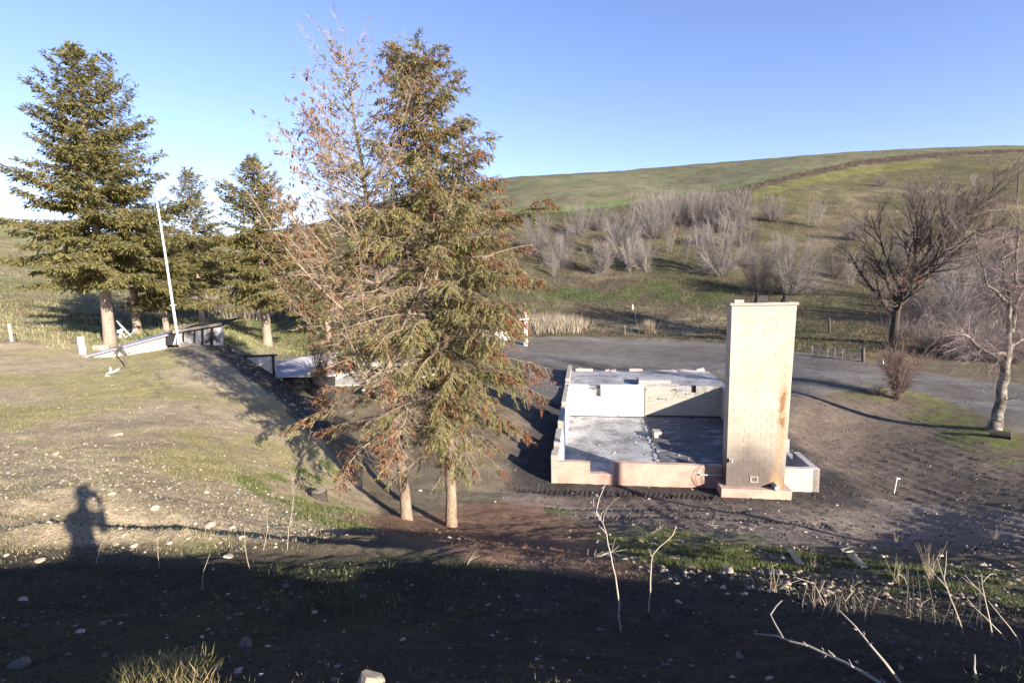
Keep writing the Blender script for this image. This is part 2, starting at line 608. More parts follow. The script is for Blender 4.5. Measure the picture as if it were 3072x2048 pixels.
# mound and terrace: pale dirt with thin moss and dry grass
GC = blend(GC, (0.37, 0.295, 0.195), region([(-2000, 1030), (700, 1030), (900, 1230), (1050, 1420), (1150, 1560), (900, 1620), (-2000, 1690)]))
_moss = region([(-2000, 1060), (700, 1050), (900, 1250), (1000, 1420), (700, 1450), (-2000, 1400)], 0.6)
GC = blend(GC, (0.25, 0.225, 0.095), _moss * sstep(-0.25, 0.45, _w1 + 0.4 * _w2) * 0.8)
GC = blend(GC, (0.30, 0.255, 0.18), _moss * sstep(0.1, 0.6, -_w1 + 0.5 * _w2) * 0.6)
GC = blend(GC, (0.15, 0.20, 0.055), region([(700, 1440), (1000, 1380), (1100, 1500), (1250, 1590), (1000, 1590), (850, 1540)], 0.8) * sstep(-0.3, 0.3, _w2 + _w1) * 0.75)
GC = blend(GC, (0.17, 0.16, 0.07), region([(-2000, 1540), (300, 1560), (800, 1600), (800, 1680), (-2000, 1680)]) * sstep(-0.1, 0.4, _w2) * 0.5)
# charred flank by the sunken buildings
GC = blend(GC, (0.055, 0.05, 0.045), region([(600, 1030), (720, 1040), (820, 1120), (960, 1230), (1010, 1330), (930, 1300), (840, 1200), (740, 1130), (640, 1060)], 0.5) * 0.85)
GC = blend(GC, (0.06, 0.06, 0.07), region([(500, 1050), (570, 1048), (620, 1068), (540, 1072)], 0.4) * 0.8)
# foreground bank: soil colour lowered to deepen its shade
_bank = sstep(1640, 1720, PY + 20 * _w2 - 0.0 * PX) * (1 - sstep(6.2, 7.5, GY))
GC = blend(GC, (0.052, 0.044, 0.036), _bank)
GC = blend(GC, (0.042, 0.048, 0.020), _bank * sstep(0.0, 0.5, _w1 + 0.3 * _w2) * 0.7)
# the dug-over, burnt yard
GC = blend(GC, (0.155, 0.121, 0.092), region(SOIL))
GC = blend(GC, (0.102, 0.082, 0.064), region(SOIL) * sstep(-0.1, 0.5, _w1) * 0.8)
GC = blend(GC, (0.225, 0.182, 0.148), region([(1500, 1480), (2500, 1485), (3300, 1560), (3300, 1680), (2500, 1640), (1900, 1600), (1550, 1540)], 0.7) * (0.35 + 0.65 * sstep(-0.35, 0.3, _w1 - 0.3 * _w2)))  # soil in front lightened in colour to make up for weak grazing sun
_a, _b = hab(GX, GY)
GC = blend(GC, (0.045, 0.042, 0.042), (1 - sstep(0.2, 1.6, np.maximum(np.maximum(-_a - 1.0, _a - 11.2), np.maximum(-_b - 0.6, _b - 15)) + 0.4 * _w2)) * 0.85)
# red-brown needle litter under the firs
GC = blend(GC, (0.20, 0.122, 0.082), region([(1000, 1540), (1250, 1540), (1420, 1500), (1650, 1520), (1800, 1600), (1950, 1690), (1900, 1740), (1500, 1700), (1200, 1620)]) * 0.9)
GC = blend(GC, (0.17, 0.14, 0.10), region([(1080, 1380), (1500, 1420), (1520, 1500), (1300, 1540), (1150, 1500)]) * 0.7)
# grass
_g = sstep(-0.35, 0.25, _w2 + 0.7 * _w1)
GC = blend(GC, (0.095, 0.115, 0.04), region([(1760, 1610), (2000, 1620), (2300, 1650), (2700, 1690), (3300, 1740), (3300, 1850), (2700, 1800), (2400, 1770), (2100, 1730), (1850, 1680)]) * _g * sstep(-0.45, 0.25, _w2) * 0.85)
GC = blend(GC, (0.10, 0.125, 0.04), region([(1640, 1520), (1850, 1560), (2300, 1610), (2300, 1635), (1900, 1610), (1640, 1560)], 0.7) * _g * 0.7)
GC = blend(GC, (0.115, 0.12, 0.045), region([(2420, 1170), (2640, 1160), (2800, 1190), (2960, 1250), (3100, 1330), (3300, 1420), (3100, 1440), (2880, 1350), (2700, 1240), (2600, 1200)], 0.5) * sstep(-0.5, 0.2, _w2 + _w1) * 0.9)
# gravel yard and road
_road = region(ROAD, 0.5)
GC = blend(GC, (0.122, 0.108, 0.095), _road)
GC = blend(GC, (0.080, 0.072, 0.066), _road * sstep(0.0, 0.6, _w1) * 0.7)
_rt = np.sin((PY - 0.055 * PX) / 11.0 + 1.2 * _w1)
GC = blend(GC, (0.145, 0.137, 0.13), _road * sstep(0.2, 0.8, _rt) * sstep(-0.35, 0.2, _w1 + 0.5 * _w2) * 0.8)
GC = blend(GC, (0.07, 0.062, 0.056), _road * sstep(0.25, 0.6, _w2 - 0.3 * _w1) * 0.5)
GC = blend(GC, (0.15, 0.125, 0.09), ((_road > 0.05) & (_road < 0.95)) * sstep(-0.2, 0.3, _w2) * 0.7)
# verge behind the road, creek bank, hillside
_hill = (PY < 1030 + 0.055 * np.maximum(PX - 1900, 0)) & (GY > 46) & (_road < 0.5)
_hm = _hill * 1.0
GC = blend(GC, (0.115, 0.093, 0.062), _hm)
GC = blend(GC, (0.085, 0.083, 0.038), _hm * sstep(-0.2, 0.4, _w1 + 0.3 * _w2) * 0.75)
GC = blend(GC, (0.17, 0.14, 0.09), _hm * sstep(0.1, 0.5, -_w1 + 0.6 * _w2) * 0.6)
GC = blend(GC, (0.055, 0.072, 0.026), region([(1640, 870), (1800, 860), (2000, 850), (2250, 850), (2250, 925), (2000, 915), (1640, 900)], 0.8) * sstep(-0.5, 0.1, _w2) * 0.85)
GC = blend(GC, (0.24, 0.20, 0.13), region([(1640, 955), (2200, 945), (2300, 985), (2180, 1000), (1640, 995)], 0.7) * sstep(-0.3, 0.3, _w2) * 0.7)
GC = blend(GC, (0.115, 0.108, 0.045), region([(2230, 600), (2500, 540), (2760, 500), (2790, 510), (2600, 560), (2400, 690), (2300, 760), (2250, 700)], 1.0) * 0.35)
# left-hand slope and lawns
GC = blend(GC, (0.235, 0.205, 0.115), region([(-3000, 600), (700, 600), (750, 960), (350, 1020), (-3000, 1050)], 0.5) * (GY > 30))
GC = blend(GC, (0.16, 0.17, 0.065), region([(-3000, 600), (700, 600), (750, 900), (350, 900), (-3000, 900)], 0.6) * sstep(-0.1, 0.5, _w1) * (GY > 30) * 0.8)
GC = blend(GC, (0.145, 0.165, 0.06), region([(100, 960), (1300, 940), (1300, 1050), (700, 1055), (300, 1040)], 0.4) * (GY > 30) * 0.85)
GC = blend(GC, (0.27, 0.235, 0.15), region([(690, 1025), (880, 1015), (880, 1060), (690, 1065)], 0.4) * 0.8)
# ploughed and sown field on the far hill
_fe = np.interp(PX, FIELD_EDGE[:, 0], FIELD_EDGE[:, 1])
_sk = np.interp(PX, [-600, 0, 500, 920, 1150, 1530, 2000, 2500, 3072, 4000], [660, 672, 716, 690, 606, 541, 506, 474, 449, 420])
_fv = (_fe - PY) / np.maximum(_fe - _sk, 6)
FIELD = (PY < _fe + 1.5 * _w2) & (GY > 105) & (PX > 1000)
_st = vnoise(_fv * 16 + 0.15 * _w2, _fv * 0 + PX / 2500, 2) + 0.5 * vnoise(_fv * 46, PX / 900, 4)
_f = FIELD * 1.0
GC = blend(GC, (0.108, 0.110, 0.063), _f)
GC = blend(GC, (0.130, 0.106, 0.074), _f * sstep(-0.15, 0.45, _st) * 0.75)
GC = blend(GC, (0.095, 0.125, 0.048), _f * (1 - sstep(0.06, 0.30, _fv)) * 0.8)
# bare ditch along the field's edge
_ed = PY - np.interp(PX, [2200, 2260, 2400, 2560, 2700, 2850, 3072, 3400], [574, 560, 527, 492, 475, 462, 453, 440])
_dt = (np.abs(_ed + 3 * _w2) < np.interp(PX, [2200, 2400, 2700, 3072], [9, 8, 6, 4])) & (_w2 + 0.5 * _w1 > -0.55) & (PX > 2215 + 20 * _w2) & (GY > 100)
GC = blend(GC, (0.085, 0.062, 0.05), _dt * 0.95)
GC = blend(GC, (0.145, 0.145, 0.045), ((_ed > 11) & (_ed < 34 + 10 * _w2) & (PX > 2250) & (PX < 2820) & (GY > 100)) * 0.6)
GC = blend(GC, (0.07, 0.07, 0.035), ((PY > _fe) & (PY < _fe + 30 + 16 * _w2) & (PX < 2250) & (PX > 1100) & (GY > 105)) * 0.7)
GC *= (1 + 0.34 * _w2 + 0.14 * _w1)[..., None]
# wet soot scars on the mound where something burnt away
for (x0, y0, x1, y1, w) in ((380, 1105, 480, 1190, 5), (480, 1125, 500, 1180, 7), (520, 1215, 590, 1205, 6), (530, 1240, 650, 1320, 5), (590, 1210, 610, 1240, 5), (250, 1095, 360, 1125, 5)):
    tx, ty = x1 - x0, y1 - y0
    t = np.clip(((PX - x0) * tx + (PY - y0) * ty) / (tx * tx + ty * ty), 0, 1)
    d = np.hypot(PX + 22 * _w2 - x0 - t * tx, PY + 12 * _w1 - y0 - t * ty)
    GC = blend(GC, (0.07, 0.06, 0.055), (1 - sstep(w * 0.2, w * 1.9, d)) * 0.55 * sstep(-0.35, 0.2, _w2 + 0.5 * _w1) * (GY < 40))
GC = np.clip(GC, 0.012, 0.5)

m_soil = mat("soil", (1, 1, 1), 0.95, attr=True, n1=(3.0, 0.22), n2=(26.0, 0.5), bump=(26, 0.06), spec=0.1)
m_gravel = mat("gravel", (1, 1, 1), 0.95, attr=True, n1=(0.8, 0.18), n2=(14.0, 0.35), bump=(18, 0.03), spec=0.12)
m_hill = mat("hill_turf", (1, 1, 1), 0.95, attr=True, n1=(0.35, 0.25), n2=(2.2, 0.45), bump=(2.0, 0.5), spec=0.08)
m_field = mat("sown_field", (1, 1, 1), 0.95, attr=True, n1=(0.10, 0.12), n2=(0.9, 0.18), bump=(0.6, 0.3), spec=0.06)

# faces -> four sheets of one continuous ground
_nr, _nc = GX.shape
_i, _j = np.meshgrid(np.arange(_nr - 1), np.arange(_nc - 1), indexing="ij")
_q0 = _i * _nc + _j
_quads = np.stack([_q0, _q0 + 1, _q0 + _nc + 1, _q0 + _nc], -1).reshape(-1, 4)
_cx, _cy = (GX[:-1, :-1] + GX[1:, 1:]) / 2, (GY[:-1, :-1] + GY[1:, 1:]) / 2
_ca, _cb = hab(_cx, _cy)
HOLE = ((_ca > 0.13) & (_ca < 10.47) & (_cb > 0.12) & (_cb < 14.1)).ravel()
POOL_HOLE = inpoly(POOL_POLY, _cx, _cy).ravel()
_fieldf = FIELD[:-1, :-1].ravel()
_roadf = (_road[:-1, :-1] > 0.5).ravel()
_hillf = (_cy > 46).ravel() & ~_fieldf & ~_roadf


def sheet(name, sel, m):
    f = _quads[sel]
    used, inv = np.unique(f.ravel(), return_inverse=True)
    V = np.stack([GX, GY, GZ], -1).reshape(-1, 3)[used]
    b = MB()
    b.add(V, inv.reshape(-1, 4), GC.reshape(-1, 3)[used])
    o = b.obj(name, m, smooth=True)
    o["kind"] = "structure"
    return o
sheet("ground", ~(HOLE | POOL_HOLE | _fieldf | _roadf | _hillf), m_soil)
sheet("gravel_road", _roadf & ~HOLE & ~POOL_HOLE, m_gravel)
sheet("hillside", _hillf & ~HOLE & ~POOL_HOLE, m_hill)
sheet("field", _fieldf, m_field)
# ------------------------------------------------------------------ materials of the ruin
m_conc = mat("fire_bleached_concrete", (0.30, 0.29, 0.28), 0.9, n1=(1.2, 0.22), n2=(9, 0.16), tint=((0.17, 0.165, 0.17), 1.6, 0.52, 0.70), bump=(30, 0.006))
m_concw = mat("pale_board_marked_concrete", (0.32, 0.295, 0.25), 0.9, n1=(1.0, 0.16), n2=(12, 0.12), tint=((0.24, 0.215, 0.18), 1.3, 0.55, 0.75), bump=(25, 0.006), stretch=(1, 1, 5))
m_white = mat("white_paint", (0.80, 0.785, 0.75), 0.7, n1=(1.5, 0.05), n2=(7, 0.04), tint=((0.55, 0.47, 0.38), 1.1, 0.62, 0.85))
m_pink = mat("pink_heated_concrete", (0.43, 0.30, 0.235), 0.9, n1=(1.3, 0.12), n2=(8, 0.12), tint=((0.30, 0.18, 0.15), 1.0, 0.48, 0.70), bump=(22, 0.006))
m_pinkpale = mat("pale_pink_concrete", (0.47, 0.375, 0.325), 0.9, n1=(1.3, 0.10), n2=(8, 0.10), bump=(22, 0.005))
m_rust = mat("rusty_steel", (0.22, 0.10, 0.055), 0.8, n1=(20, 0.3), metal=0.3)
m_steel = mat("grey_steel", (0.35, 0.35, 0.36), 0.5, n1=(12, 0.15), metal=0.7)
m_tin = mat("pale_tin", (0.55, 0.53, 0.50), 0.55, n1=(12, 0.15), metal=0.4)
m_char = mat("charred_wood", (0.03, 0.028, 0.027), 0.85, n1=(10, 0.4), n2=(45, 0.3))
m_soot = mat("soot", (0.05, 0.045, 0.045), 0.95, n1=(6, 0.4))
m_red = mat("red_hose", (0.16, 0.02, 0.02), 0.6)
m_wood = mat("weathered_board", (0.30, 0.245, 0.18), 0.85, n1=(4, 0.2), n2=(60, 0.25))
m_burnt_shade = mat("sooty_shade_floor", (0.10, 0.098, 0.102), 0.95, n1=(0.8, 0.3), n2=(5, 0.25), tint=((0.30, 0.30, 0.315), 1.3, 0.54, 0.66), bump=(18, 0.012), stretch=(0.6, 1.6, 1))  # burnt floor with ash streaks; base darkened further to stand in for shade
m_ash = mat("ashy_floor", (0.31, 0.305, 0.305), 0.95, n1=(0.7, 0.3), n2=(5, 0.22), tint=((0.12, 0.118, 0.122), 0.8, 0.46, 0.66), bump=(18, 0.012))


def hbox(b, lo, hi, col=(1, 1, 1), jit=0.0):
    return b.box(lo, hi, col, M=hp, jit=jit)


def hwall(b, outline, axis, c0, c1):
    """extrude an outline (along, height) between c0 and c1 across"""
    n = len(outline)
    v = []
    for c in (c0, c1):
        for s, h in outline:
            v.append((s, c, h) if axis == "a" else (c, s, h))
    v = hp(np.array(v, float))
    b.add(v, [list(range(n))[::-1]] if axis == "a" else [list(range(n))])
    k = len(b.f)
    b.f.append((np.array([list(range(n, 2 * n))]) + b.n - 2 * n))
    for i in range(n):
        j = (i + 1) % n
        b.f.append(np.array([[i, j, j + n, i + n]]) + b.n - 2 * n)
    return b


# ------------------------------------------------------------------ burnt-out foundation
HW = tuple(hp(np.array([5.3, 7.0, -1.9])))
ruin = thing("burnt_house", "roofless burnt-out concrete foundation of a house, white painted inner wall, behind the block chimney", "house ruin", HW)

FLZ = -1.86


def rp(b, name, m, smooth=False, parent=ruin):
    return b.obj(name, m, parent, smooth)


def front_outline(a0, a1, top, bot=-1.5):
    xs = np.linspace(a0, a1, max(2, int((a1 - a0) / 0.35) + 1))
    o = [(a0, bot), (a1, bot)]
    t = [(x, top + (RNG.uniform(-0.018, 0.018))) for x in xs[::-1]]
    return o + t


fw = MB(); hwall(fw, front_outline(0.26, 1.62, 0.0), "a", 0.0, 0.24); front_a = rp(fw, "front_wall", m_pink); tag(front_a, "scorched pink front wall left of its notch")
fw = MB(); hwall(fw, front_outline(1.62, 2.56, -0.48), "a", 0.004, 0.236); rp(fw, "window_sill", m_pink)
fw = MB(); hwall(fw, front_outline(2.56, 6.93, 0.01), "a", 0.0, 0.24); tag(rp(fw, "front_wall", m_pink), "long scorched pink front wall between notch and chimney")
fw = MB(); hwall(fw, front_outline(6.93, 9.19, -0.05), "a", 0.08, 0.24); rp(fw, "front_wall", m_conc)
fw = MB(); hwall(fw, front_outline(9.19, 10.62, 0.0), "a", -0.005, 0.24); tag(rp(fw, "front_wall", m_pinkpale), "pale pink front wall right of the chimney")
# left wall: three heights, with window gaps
lw = MB()
hwall(lw, [(-0.02, -1.95), (14.0, -1.95), (14.0, 0.30), (9.2, 0.36), (9.2, -0.25), (8.2, -0.25), (8.2, 0.30), (5.2, 0.28), (5.2, -0.35), (4.0, -0.35), (4.0, 0.25), (1.9, 0.22), (1.9, 0.02), (0.6, 0.0), (0.6, 0.30), (-0.02, 0.28)], "b", -0.02, 0.255)
rp(lw, "side_wall", m_concw)
lw = MB(); hbox(lw, (0.256, 0.25, FLZ), (0.275, 13.95, 0.0)); 
lw = MB()
for (b0, b1, t) in ((0.62, 1.9, 0.0), (1.9, 4.0, 0.21), (5.2, 8.2, 0.26), (9.2, 14.0, 0.28)):
    hbox(lw, (0.255, b0 + 0.02, FLZ), (0.285, b1 - 0.02, t - 0.02))
for (b0, b1, t) in ((4.0, 5.2, -0.37), (8.2, 9.2, -0.27)):
    hbox(lw, (0.255, b0 + 0.02, FLZ), (0.285, b1 - 0.02, t))
rp(lw, "plaster", m_white)
# right wall steps up towards the back
rw = MB()
hwall(rw, [(-0.005, -1.95), (14.0, -1.95), (14.0, 0.34), (5.2, 0.30), (5.2, -0.05), (4.2, -0.05), (4.2, 0.25), (3.1, 0.22), (3.1, -0.35), (2.05, -0.38), (2.05, 0.0), (-0.005, 0.0)], "b", 10.38, 10.625)
rp(rw, "side_wall", m_conc)
# cross wall: white painted half with a window notch, bare half with a niche
cw = MB(); hwall(cw, [(0.26, -1.95), (5.42, -1.95), (5.42, 0.36), (2.44, 0.36), (2.44, -0.46), (1.62, -0.46), (1.62, 0.36), (0.26, 0.36)], "a", 14.0, 14.26)
cross_a = rp(cw, "cross_wall", m_white); tag(cross_a, "white painted half of the cross wall")
cw = MB(); hwall(cw, front_outline(5.42, 8.42, 0.345, -1.95), "a", 14.03, 14.26); hwall(cw, [(8.42, -1.95), (8.74, -1.95), (8.74, -0.11), (8.42, -0.11)], "a", 14.034, 14.258); hwall(cw, front_outline(8.74, 10.38, 0.345, -1.95), "a", 14.03, 14.26)
cross_b = rp(cw, "cross_wall", m_concw); tag(cross_b, "bare board-marked half of the cross wall")
cw = MB(); hbox(cw, (8.42, 14.21, -0.112), (8.74, 14.254, 0.33)); rp(cw, "niche", m_soot, parent=cross_b)
cw = MB(); hbox(cw, (8.05 - 0.35, 14.012, -0.16), (8.41, 14.03, 0.30)); rp(cw, "patch", m_conc, parent=cross_b)
cw = MB(); hbox(cw, (5.40, 13.94, FLZ), (5.48, 14.03, 0.34)); rp(cw, "post", m_wood)
cw = MB(); hbox(cw, (0.3, 13.975, FLZ), (10.36, 14.0, FLZ + 0.07)); hbox(cw, (5.5, 13.985, FLZ + 0.07), (10.36, 14.03, FLZ + 0.16)); rp(cw, "soot_line", m_soot)
# cable on the white wall
cw = MB(); cw.tube(hp(np.array([(2.50, 13.98, 0.34), (2.49, 13.98, -0.6), (2.50, 13.98, -1.25), (2.62, 13.97, -1.42), (3.1, 13.97, -1.62), (3.7, 13.96, -1.76)])), 0.012, 4); rp(cw, "cable", m_soot)
# floor: ashy slab, a step up on the right-hand side, broken lip along the joint
fl = MB(); hbox(fl, (0.1, 0.1, FLZ - 0.25), (5.28, 14.1, FLZ)); rp(fl, "floor", m_ash)
fl = MB(); hbox(fl, (5.28, 0.1, FLZ - 0.25), (10.5, 14.1, FLZ + 0.07)); tag(rp(fl, "floor", m_burnt_shade), "slightly raised right-hand half of the basement floor")
fl = MB()
for k in range(46):
    b0 = 0.6 + k * 0.285
    hbox(fl, (5.02 + RNG.uniform(0, .14), b0, FLZ - 0.02), (5.30 + RNG.uniform(-.04, .05), b0 + 0.27, FLZ + RNG.uniform(0.01, 0.06)), jit=0.015)
o_ = rp(fl, "broken_edge", m_conc); o_["kind"] = "stuff"
# ash and rubble on the floor
fl = MB()
for k in range(420):
    aa, bb, s = RNG.uniform(0.4, 10.2), RNG.uniform(0.5, 13.8), RNG.uniform(0.01, 0.03) * (1 + RNG.random())
    if bb > 12.6 or aa < 0.9 or RNG.random() < 0.45:
        g = RNG.uniform(0.5, 1.3)
        hbox(fl, (aa - s, bb - s * 1.3, FLZ), (aa + s, bb + s * 1.3, FLZ + s * 0.8 + (0.07 if aa > 5.28 else 0)), jit=s * 0.3)
o_ = rp(fl, "rubble", m_conc); o_["kind"] = "stuff"
# back slab with its broken far edge, steps and low kerb
bs = MB(); hbox(bs, (0.0, 14.26, -0.6), (10.9, 20.2, 0.24)); rp(bs, "back_slab", m_ash)
be = MB()
x = 0.6
while x < 10.6:
    w = RNG.uniform(0.35, 1.3)
    if RNG.random() < 0.75:
        hbox(be, (x, 19.9 + RNG.uniform(-.1, .1), 0.2), (x + w, 20.2 + RNG.uniform(-.05, .25), 0.24 + RNG.uniform(0.02, 0.20)), jit=0.03)
    x += w
o_ = rp(be, "broken_edge", m_pinkpale); o_["kind"] = "stuff"
ks = MB(); hbox(ks, (-0.02, 15.0, 0.1), (0.26, 20.6, 0.62)); hbox(ks, (-0.02, 14.3, 0.1), (0.255, 15.0, 0.42)); rp(ks, "kerb_wall", m_concw)
st = MB(); hbox(st, (4.95, 14.5, 0.23), (7.75, 16.0, 0.34)); rp(st, "step", m_conc)
st = MB(); hbox(st, (5.05, 14.6, 0.34), (7.2, 15.9, 0.62)); rp(st, "step", m_conc)

# small things standing on or leaning against the ruin
_s = MB(); _s.box((-0.22, -0.32, 0), (0.22, 0.32, 0.34), jit=0.015)
o = _s.obj("concrete_block", m_concw); o.location = hp(np.array([5.62, 9.6, FLZ + 0.07])); o.rotation_euler.z = _ea + 0.1
tag(o, "pale concrete block alone on the basement floor, half in the shade", "block")
_s = MB(); _s.tube(hp(np.array([(6.15, -0.03, -0.98), (5.95, -0.08, -0.75), (5.85, -0.10, -0.5), (5.93, -0.09, -0.2), (6.12, -0.06, 0.0), (6.2, 0.02, 0.1), (6.24, 0.1, 0.04)])), 0.011, 6)
o = _s.obj("hose", m_red, loc=hp(np.array([6.1, -0.05, -0.98]))); tag(o, "dark red hose hanging over the pink front wall", "hose")
_s = MB(); _s.tube(hp(np.array([(6.24, -0.03, -0.95), (6.17, -0.06, -0.5), (6.28, -0.04, 0.0), (6.36, -0.02, 0.16)])), 0.011, 4)
o = _s.obj("wire", m_soot, loc=hp(np.array([6.24, -0.03, -0.95]))); tag(o, "thin black wire hanging beside the red hose on the pink wall", "wire")
_s = MB(); hbox(_s, (6.05, -0.10, -0.37), (7.15, -0.03, -0.33))
o = _s.obj("steel_bar", m_tin, loc=hp(np.array([6.6, -0.06, -0.35]))); tag(o, "thin bar fixed level on the pink front wall left of the chimney", "bar")
_s = MB(); _s.box((-0.07, -0.03, 0), (0.07, 0.03, 1.1))
o = _s.obj("wooden_stud", m_wood); o.location = hp(np.array([10.1, 2.35, -1.05])); tag(o, "upright grey stud just right of the chimney's foot", "stud")

# ------------------------------------------------------------------ chimney of grey-cream concrete blocks
CA0, CA1, CB0, CB1, CZ0, CZ1 = 6.93, 9.10, -0.60, 0.03, -0.56, 6.55
chim = thing("chimney", "tall cream concrete block chimney, rust streaked and sooty at its foot", "chimney", tuple(hp(np.array([8.0, -0.3, -1.0]))))


def cwid(h):
    """front-face limits at height h: the stack widens a little upwards"""
    t = (h - CZ0) / (CZ1 - CZ0)
    return CA0 + 0.02 * t, CA1 + 0.17 * t


m_block = bpy.data.materials.new("chimney_block")
m_block.use_nodes = True
_nt = m_block.node_tree
_N, _L = _nt.nodes, _nt.links
_bs = _N["Principled BSDF"]
_bs.inputs["Roughness"].default_value = 0.92
_bs.inputs["Specular IOR Level"].default_value = 0.15
_tc = _N.new("ShaderNodeTexCoord")
_geo = _N.new("ShaderNodeNewGeometry")
# house-frame position: a (across) and height
_map = _N.new("ShaderNodeMapping")
_map.vector_type = "TEXTURE"
_map.inputs["Location"].default_value = tuple(hp(np.array([CA0, CB0, CZ0])))
_map.inputs["Rotation"].default_value = (0, 0, _ea)
_L.new(_geo.outputs["Position"], _map.inputs["Vector"])
_sep = _N.new("ShaderNodeSeparateXYZ")
_L.new(_map.outputs["Vector"], _sep.inputs["Vector"])


def _math(op, a, b=None, clamp=False):
    n = _N.new("ShaderNodeMath")
    n.operation = op
    n.use_clamp = clamp
    for i, v in enumerate((a, b)):
        if v is None:
            continue
        if isinstance(v, (int, float)):
            n.inputs[i].default_value = v
        else:
            _L.new(v, n.inputs[i])
    return n.outputs[0]


def _noise(scale, detail=4, vec=None, stretch=None):
    n = _N.new("ShaderNodeTexNoise")
    n.inputs["Scale"].default_value = scale
    n.inputs["Detail"].default_value = detail
    v = vec or _map.outputs["Vector"]
    if stretch:
        mp = _N.new("ShaderNodeMapping")
        mp.inputs["Scale"].default_value = stretch
        _L.new(v, mp.inputs["Vector"])
        v = mp.outputs["Vector"]
    _L.new(v, n.inputs["Vector"])
    return n.outputs["Fac"]


def _mixc(fac, a, bcol):
    mx = _N.new("ShaderNodeMix")
    mx.data_type = "RGBA"
    _L.new(fac, mx.inputs["Factor"])
    if isinstance(a, tuple):
        mx.inputs["A"].default_value = (*a, 1)
    else:
        _L.new(a, mx.inputs["A"])
    mx.inputs["B"].default_value = (*bcol, 1)
    return mx.outputs["Result"]


def _ramp(v, lo, hi):
    mr = _N.new("ShaderNodeMapRange")
    mr.interpolation_type = "SMOOTHSTEP"
    mr.inputs["From Min"].default_value, mr.inputs["From Max"].default_value = lo, hi
    _L.new(v, mr.inputs["Value"])
    return mr.outputs["Result"]


_x, _z = _sep.outputs["X"], _sep.outputs["Z"]
_nz1 = _noise(1.3)
_big = _noise(0.55, 5)
_col = _mixc(_ramp(_nz1, 0.35, 0.75), (0.415, 0.362, 0.29), (0.37, 0.32, 0.25))
# soot fan at the foot
_d = _math("ADD", _z, _math("MULTIPLY", _math("ABSOLUTE", _math("SUBTRACT", _x, 0.75)), 0.75))
_soot = _math("MULTIPLY", _ramp(_math("ADD", _d, _math("MULTIPLY", _math("SUBTRACT", _big, 0.5), 1.6)), 2.5, 1.0), 0.86)
_col = _mixc(_soot, _col, (0.032, 0.025, 0.022))
_soot2 = _math("MULTIPLY", _ramp(_math("ADD", _z, _math("MULTIPLY", _big, 3.0)), 5.0, 2.2), 0.45)
_col = _mixc(_soot2, _col, (0.20, 0.165, 0.145))
# pink scorch high on the left edge
_pk = _math("MULTIPLY", _math("MULTIPLY", _ramp(_x, 0.55, 0.05), _ramp(_z, 4.2, 6.4)), _ramp(_nz1, 0.3, 0.6))
_col = _mixc(_math("MULTIPLY", _pk, 0.55), _col, (0.52, 0.36, 0.33))
# rust running down near the right edge
_wob = _math("MULTIPLY", _math("SUBTRACT", _noise(0.8, 3), 0.5), 0.25)
_rx = _math("ABSOLUTE", _math("SUBTRACT", _math("ADD", _x, _wob), _math("ADD", 1.92, _math("MULTIPLY", _z, 0.020))))
_str = _noise(2.2, 4, stretch=(1.6, 1, 0.30))
_rust = _math("MULTIPLY", _math("MULTIPLY", _ramp(_rx, 0.30, 0.0), _ramp(_z, 5.9, 3.6)), _math("MULTIPLY", _ramp(_str, 0.25, 0.62), 0.72))
_col = _mixc(_rust, _col, (0.40, 0.235, 0.11))
_core = _math("MULTIPLY", _math("MULTIPLY", _ramp(_rx, 0.20, 0.02), _math("MULTIPLY", _ramp(_z, 4.15, 3.7), _ramp(_z, 2.1, 2.6))), _ramp(_noise(3.2, 3), 0.35, 0.55))
_col = _mixc(_math("MULTIPLY", _core, 0.92), _col, (0.20, 0.10, 0.045))
_low = _math("MULTIPLY", _math("MULTIPLY", _ramp(_rx, 0.40, 0.05), _ramp(_z, 1.0, 0.0)), 0.75)
_col = _mixc(_low, _col, (0.42, 0.255, 0.13))
_oi = _N.new("ShaderNodeObjectInfo")
_mr = _N.new("ShaderNodeMapRange")
_mr.inputs["To Min"].default_value, _mr.inputs["To Max"].default_value = 0.95, 1.05
_L.new(_oi.outputs["Random"], _mr.inputs["Value"])
_vm = _N.new("ShaderNodeVectorMath")
_vm.operation = "SCALE"
_L.new(_col, _vm.inputs[0])
_L.new(_mr.outputs["Result"], _vm.inputs["Scale"])
_L.new(_vm.outputs[0], _bs.inputs["Base Color"])
_bp = _N.new("ShaderNodeBump")
_bp.inputs["Distance"].default_value = 0.006
_L.new(_noise(60, 5), _bp.inputs["Height"])
_L.new(_bp.outputs["Normal"], _bs.inputs["Normal"])
m_mortar = m_block.copy()
m_mortar.name = "chimney_mortar"

# core, set back behind the blocks' faces
co = MB()
v = []
for h in (CZ0, CZ1):
    x0, x1 = cwid(h)
    v += [(x0 + 0.007, CB0 + 0.007, h), (x1 - 0.007, CB0 + 0.007, h), (x1 - 0.007, CB1, h), (x0 + 0.007, CB1, h)]
co.add(hp(np.array(v)), [[0, 3, 2, 1], [4, 5, 6, 7], [0, 1, 5, 4], [1, 2, 6, 5], [2, 3, 7, 6], [3, 0, 4, 7]])
rp(co, "core", m_mortar, parent=chim)
# blocks: running bond, a few shapes shared
_blk = {}


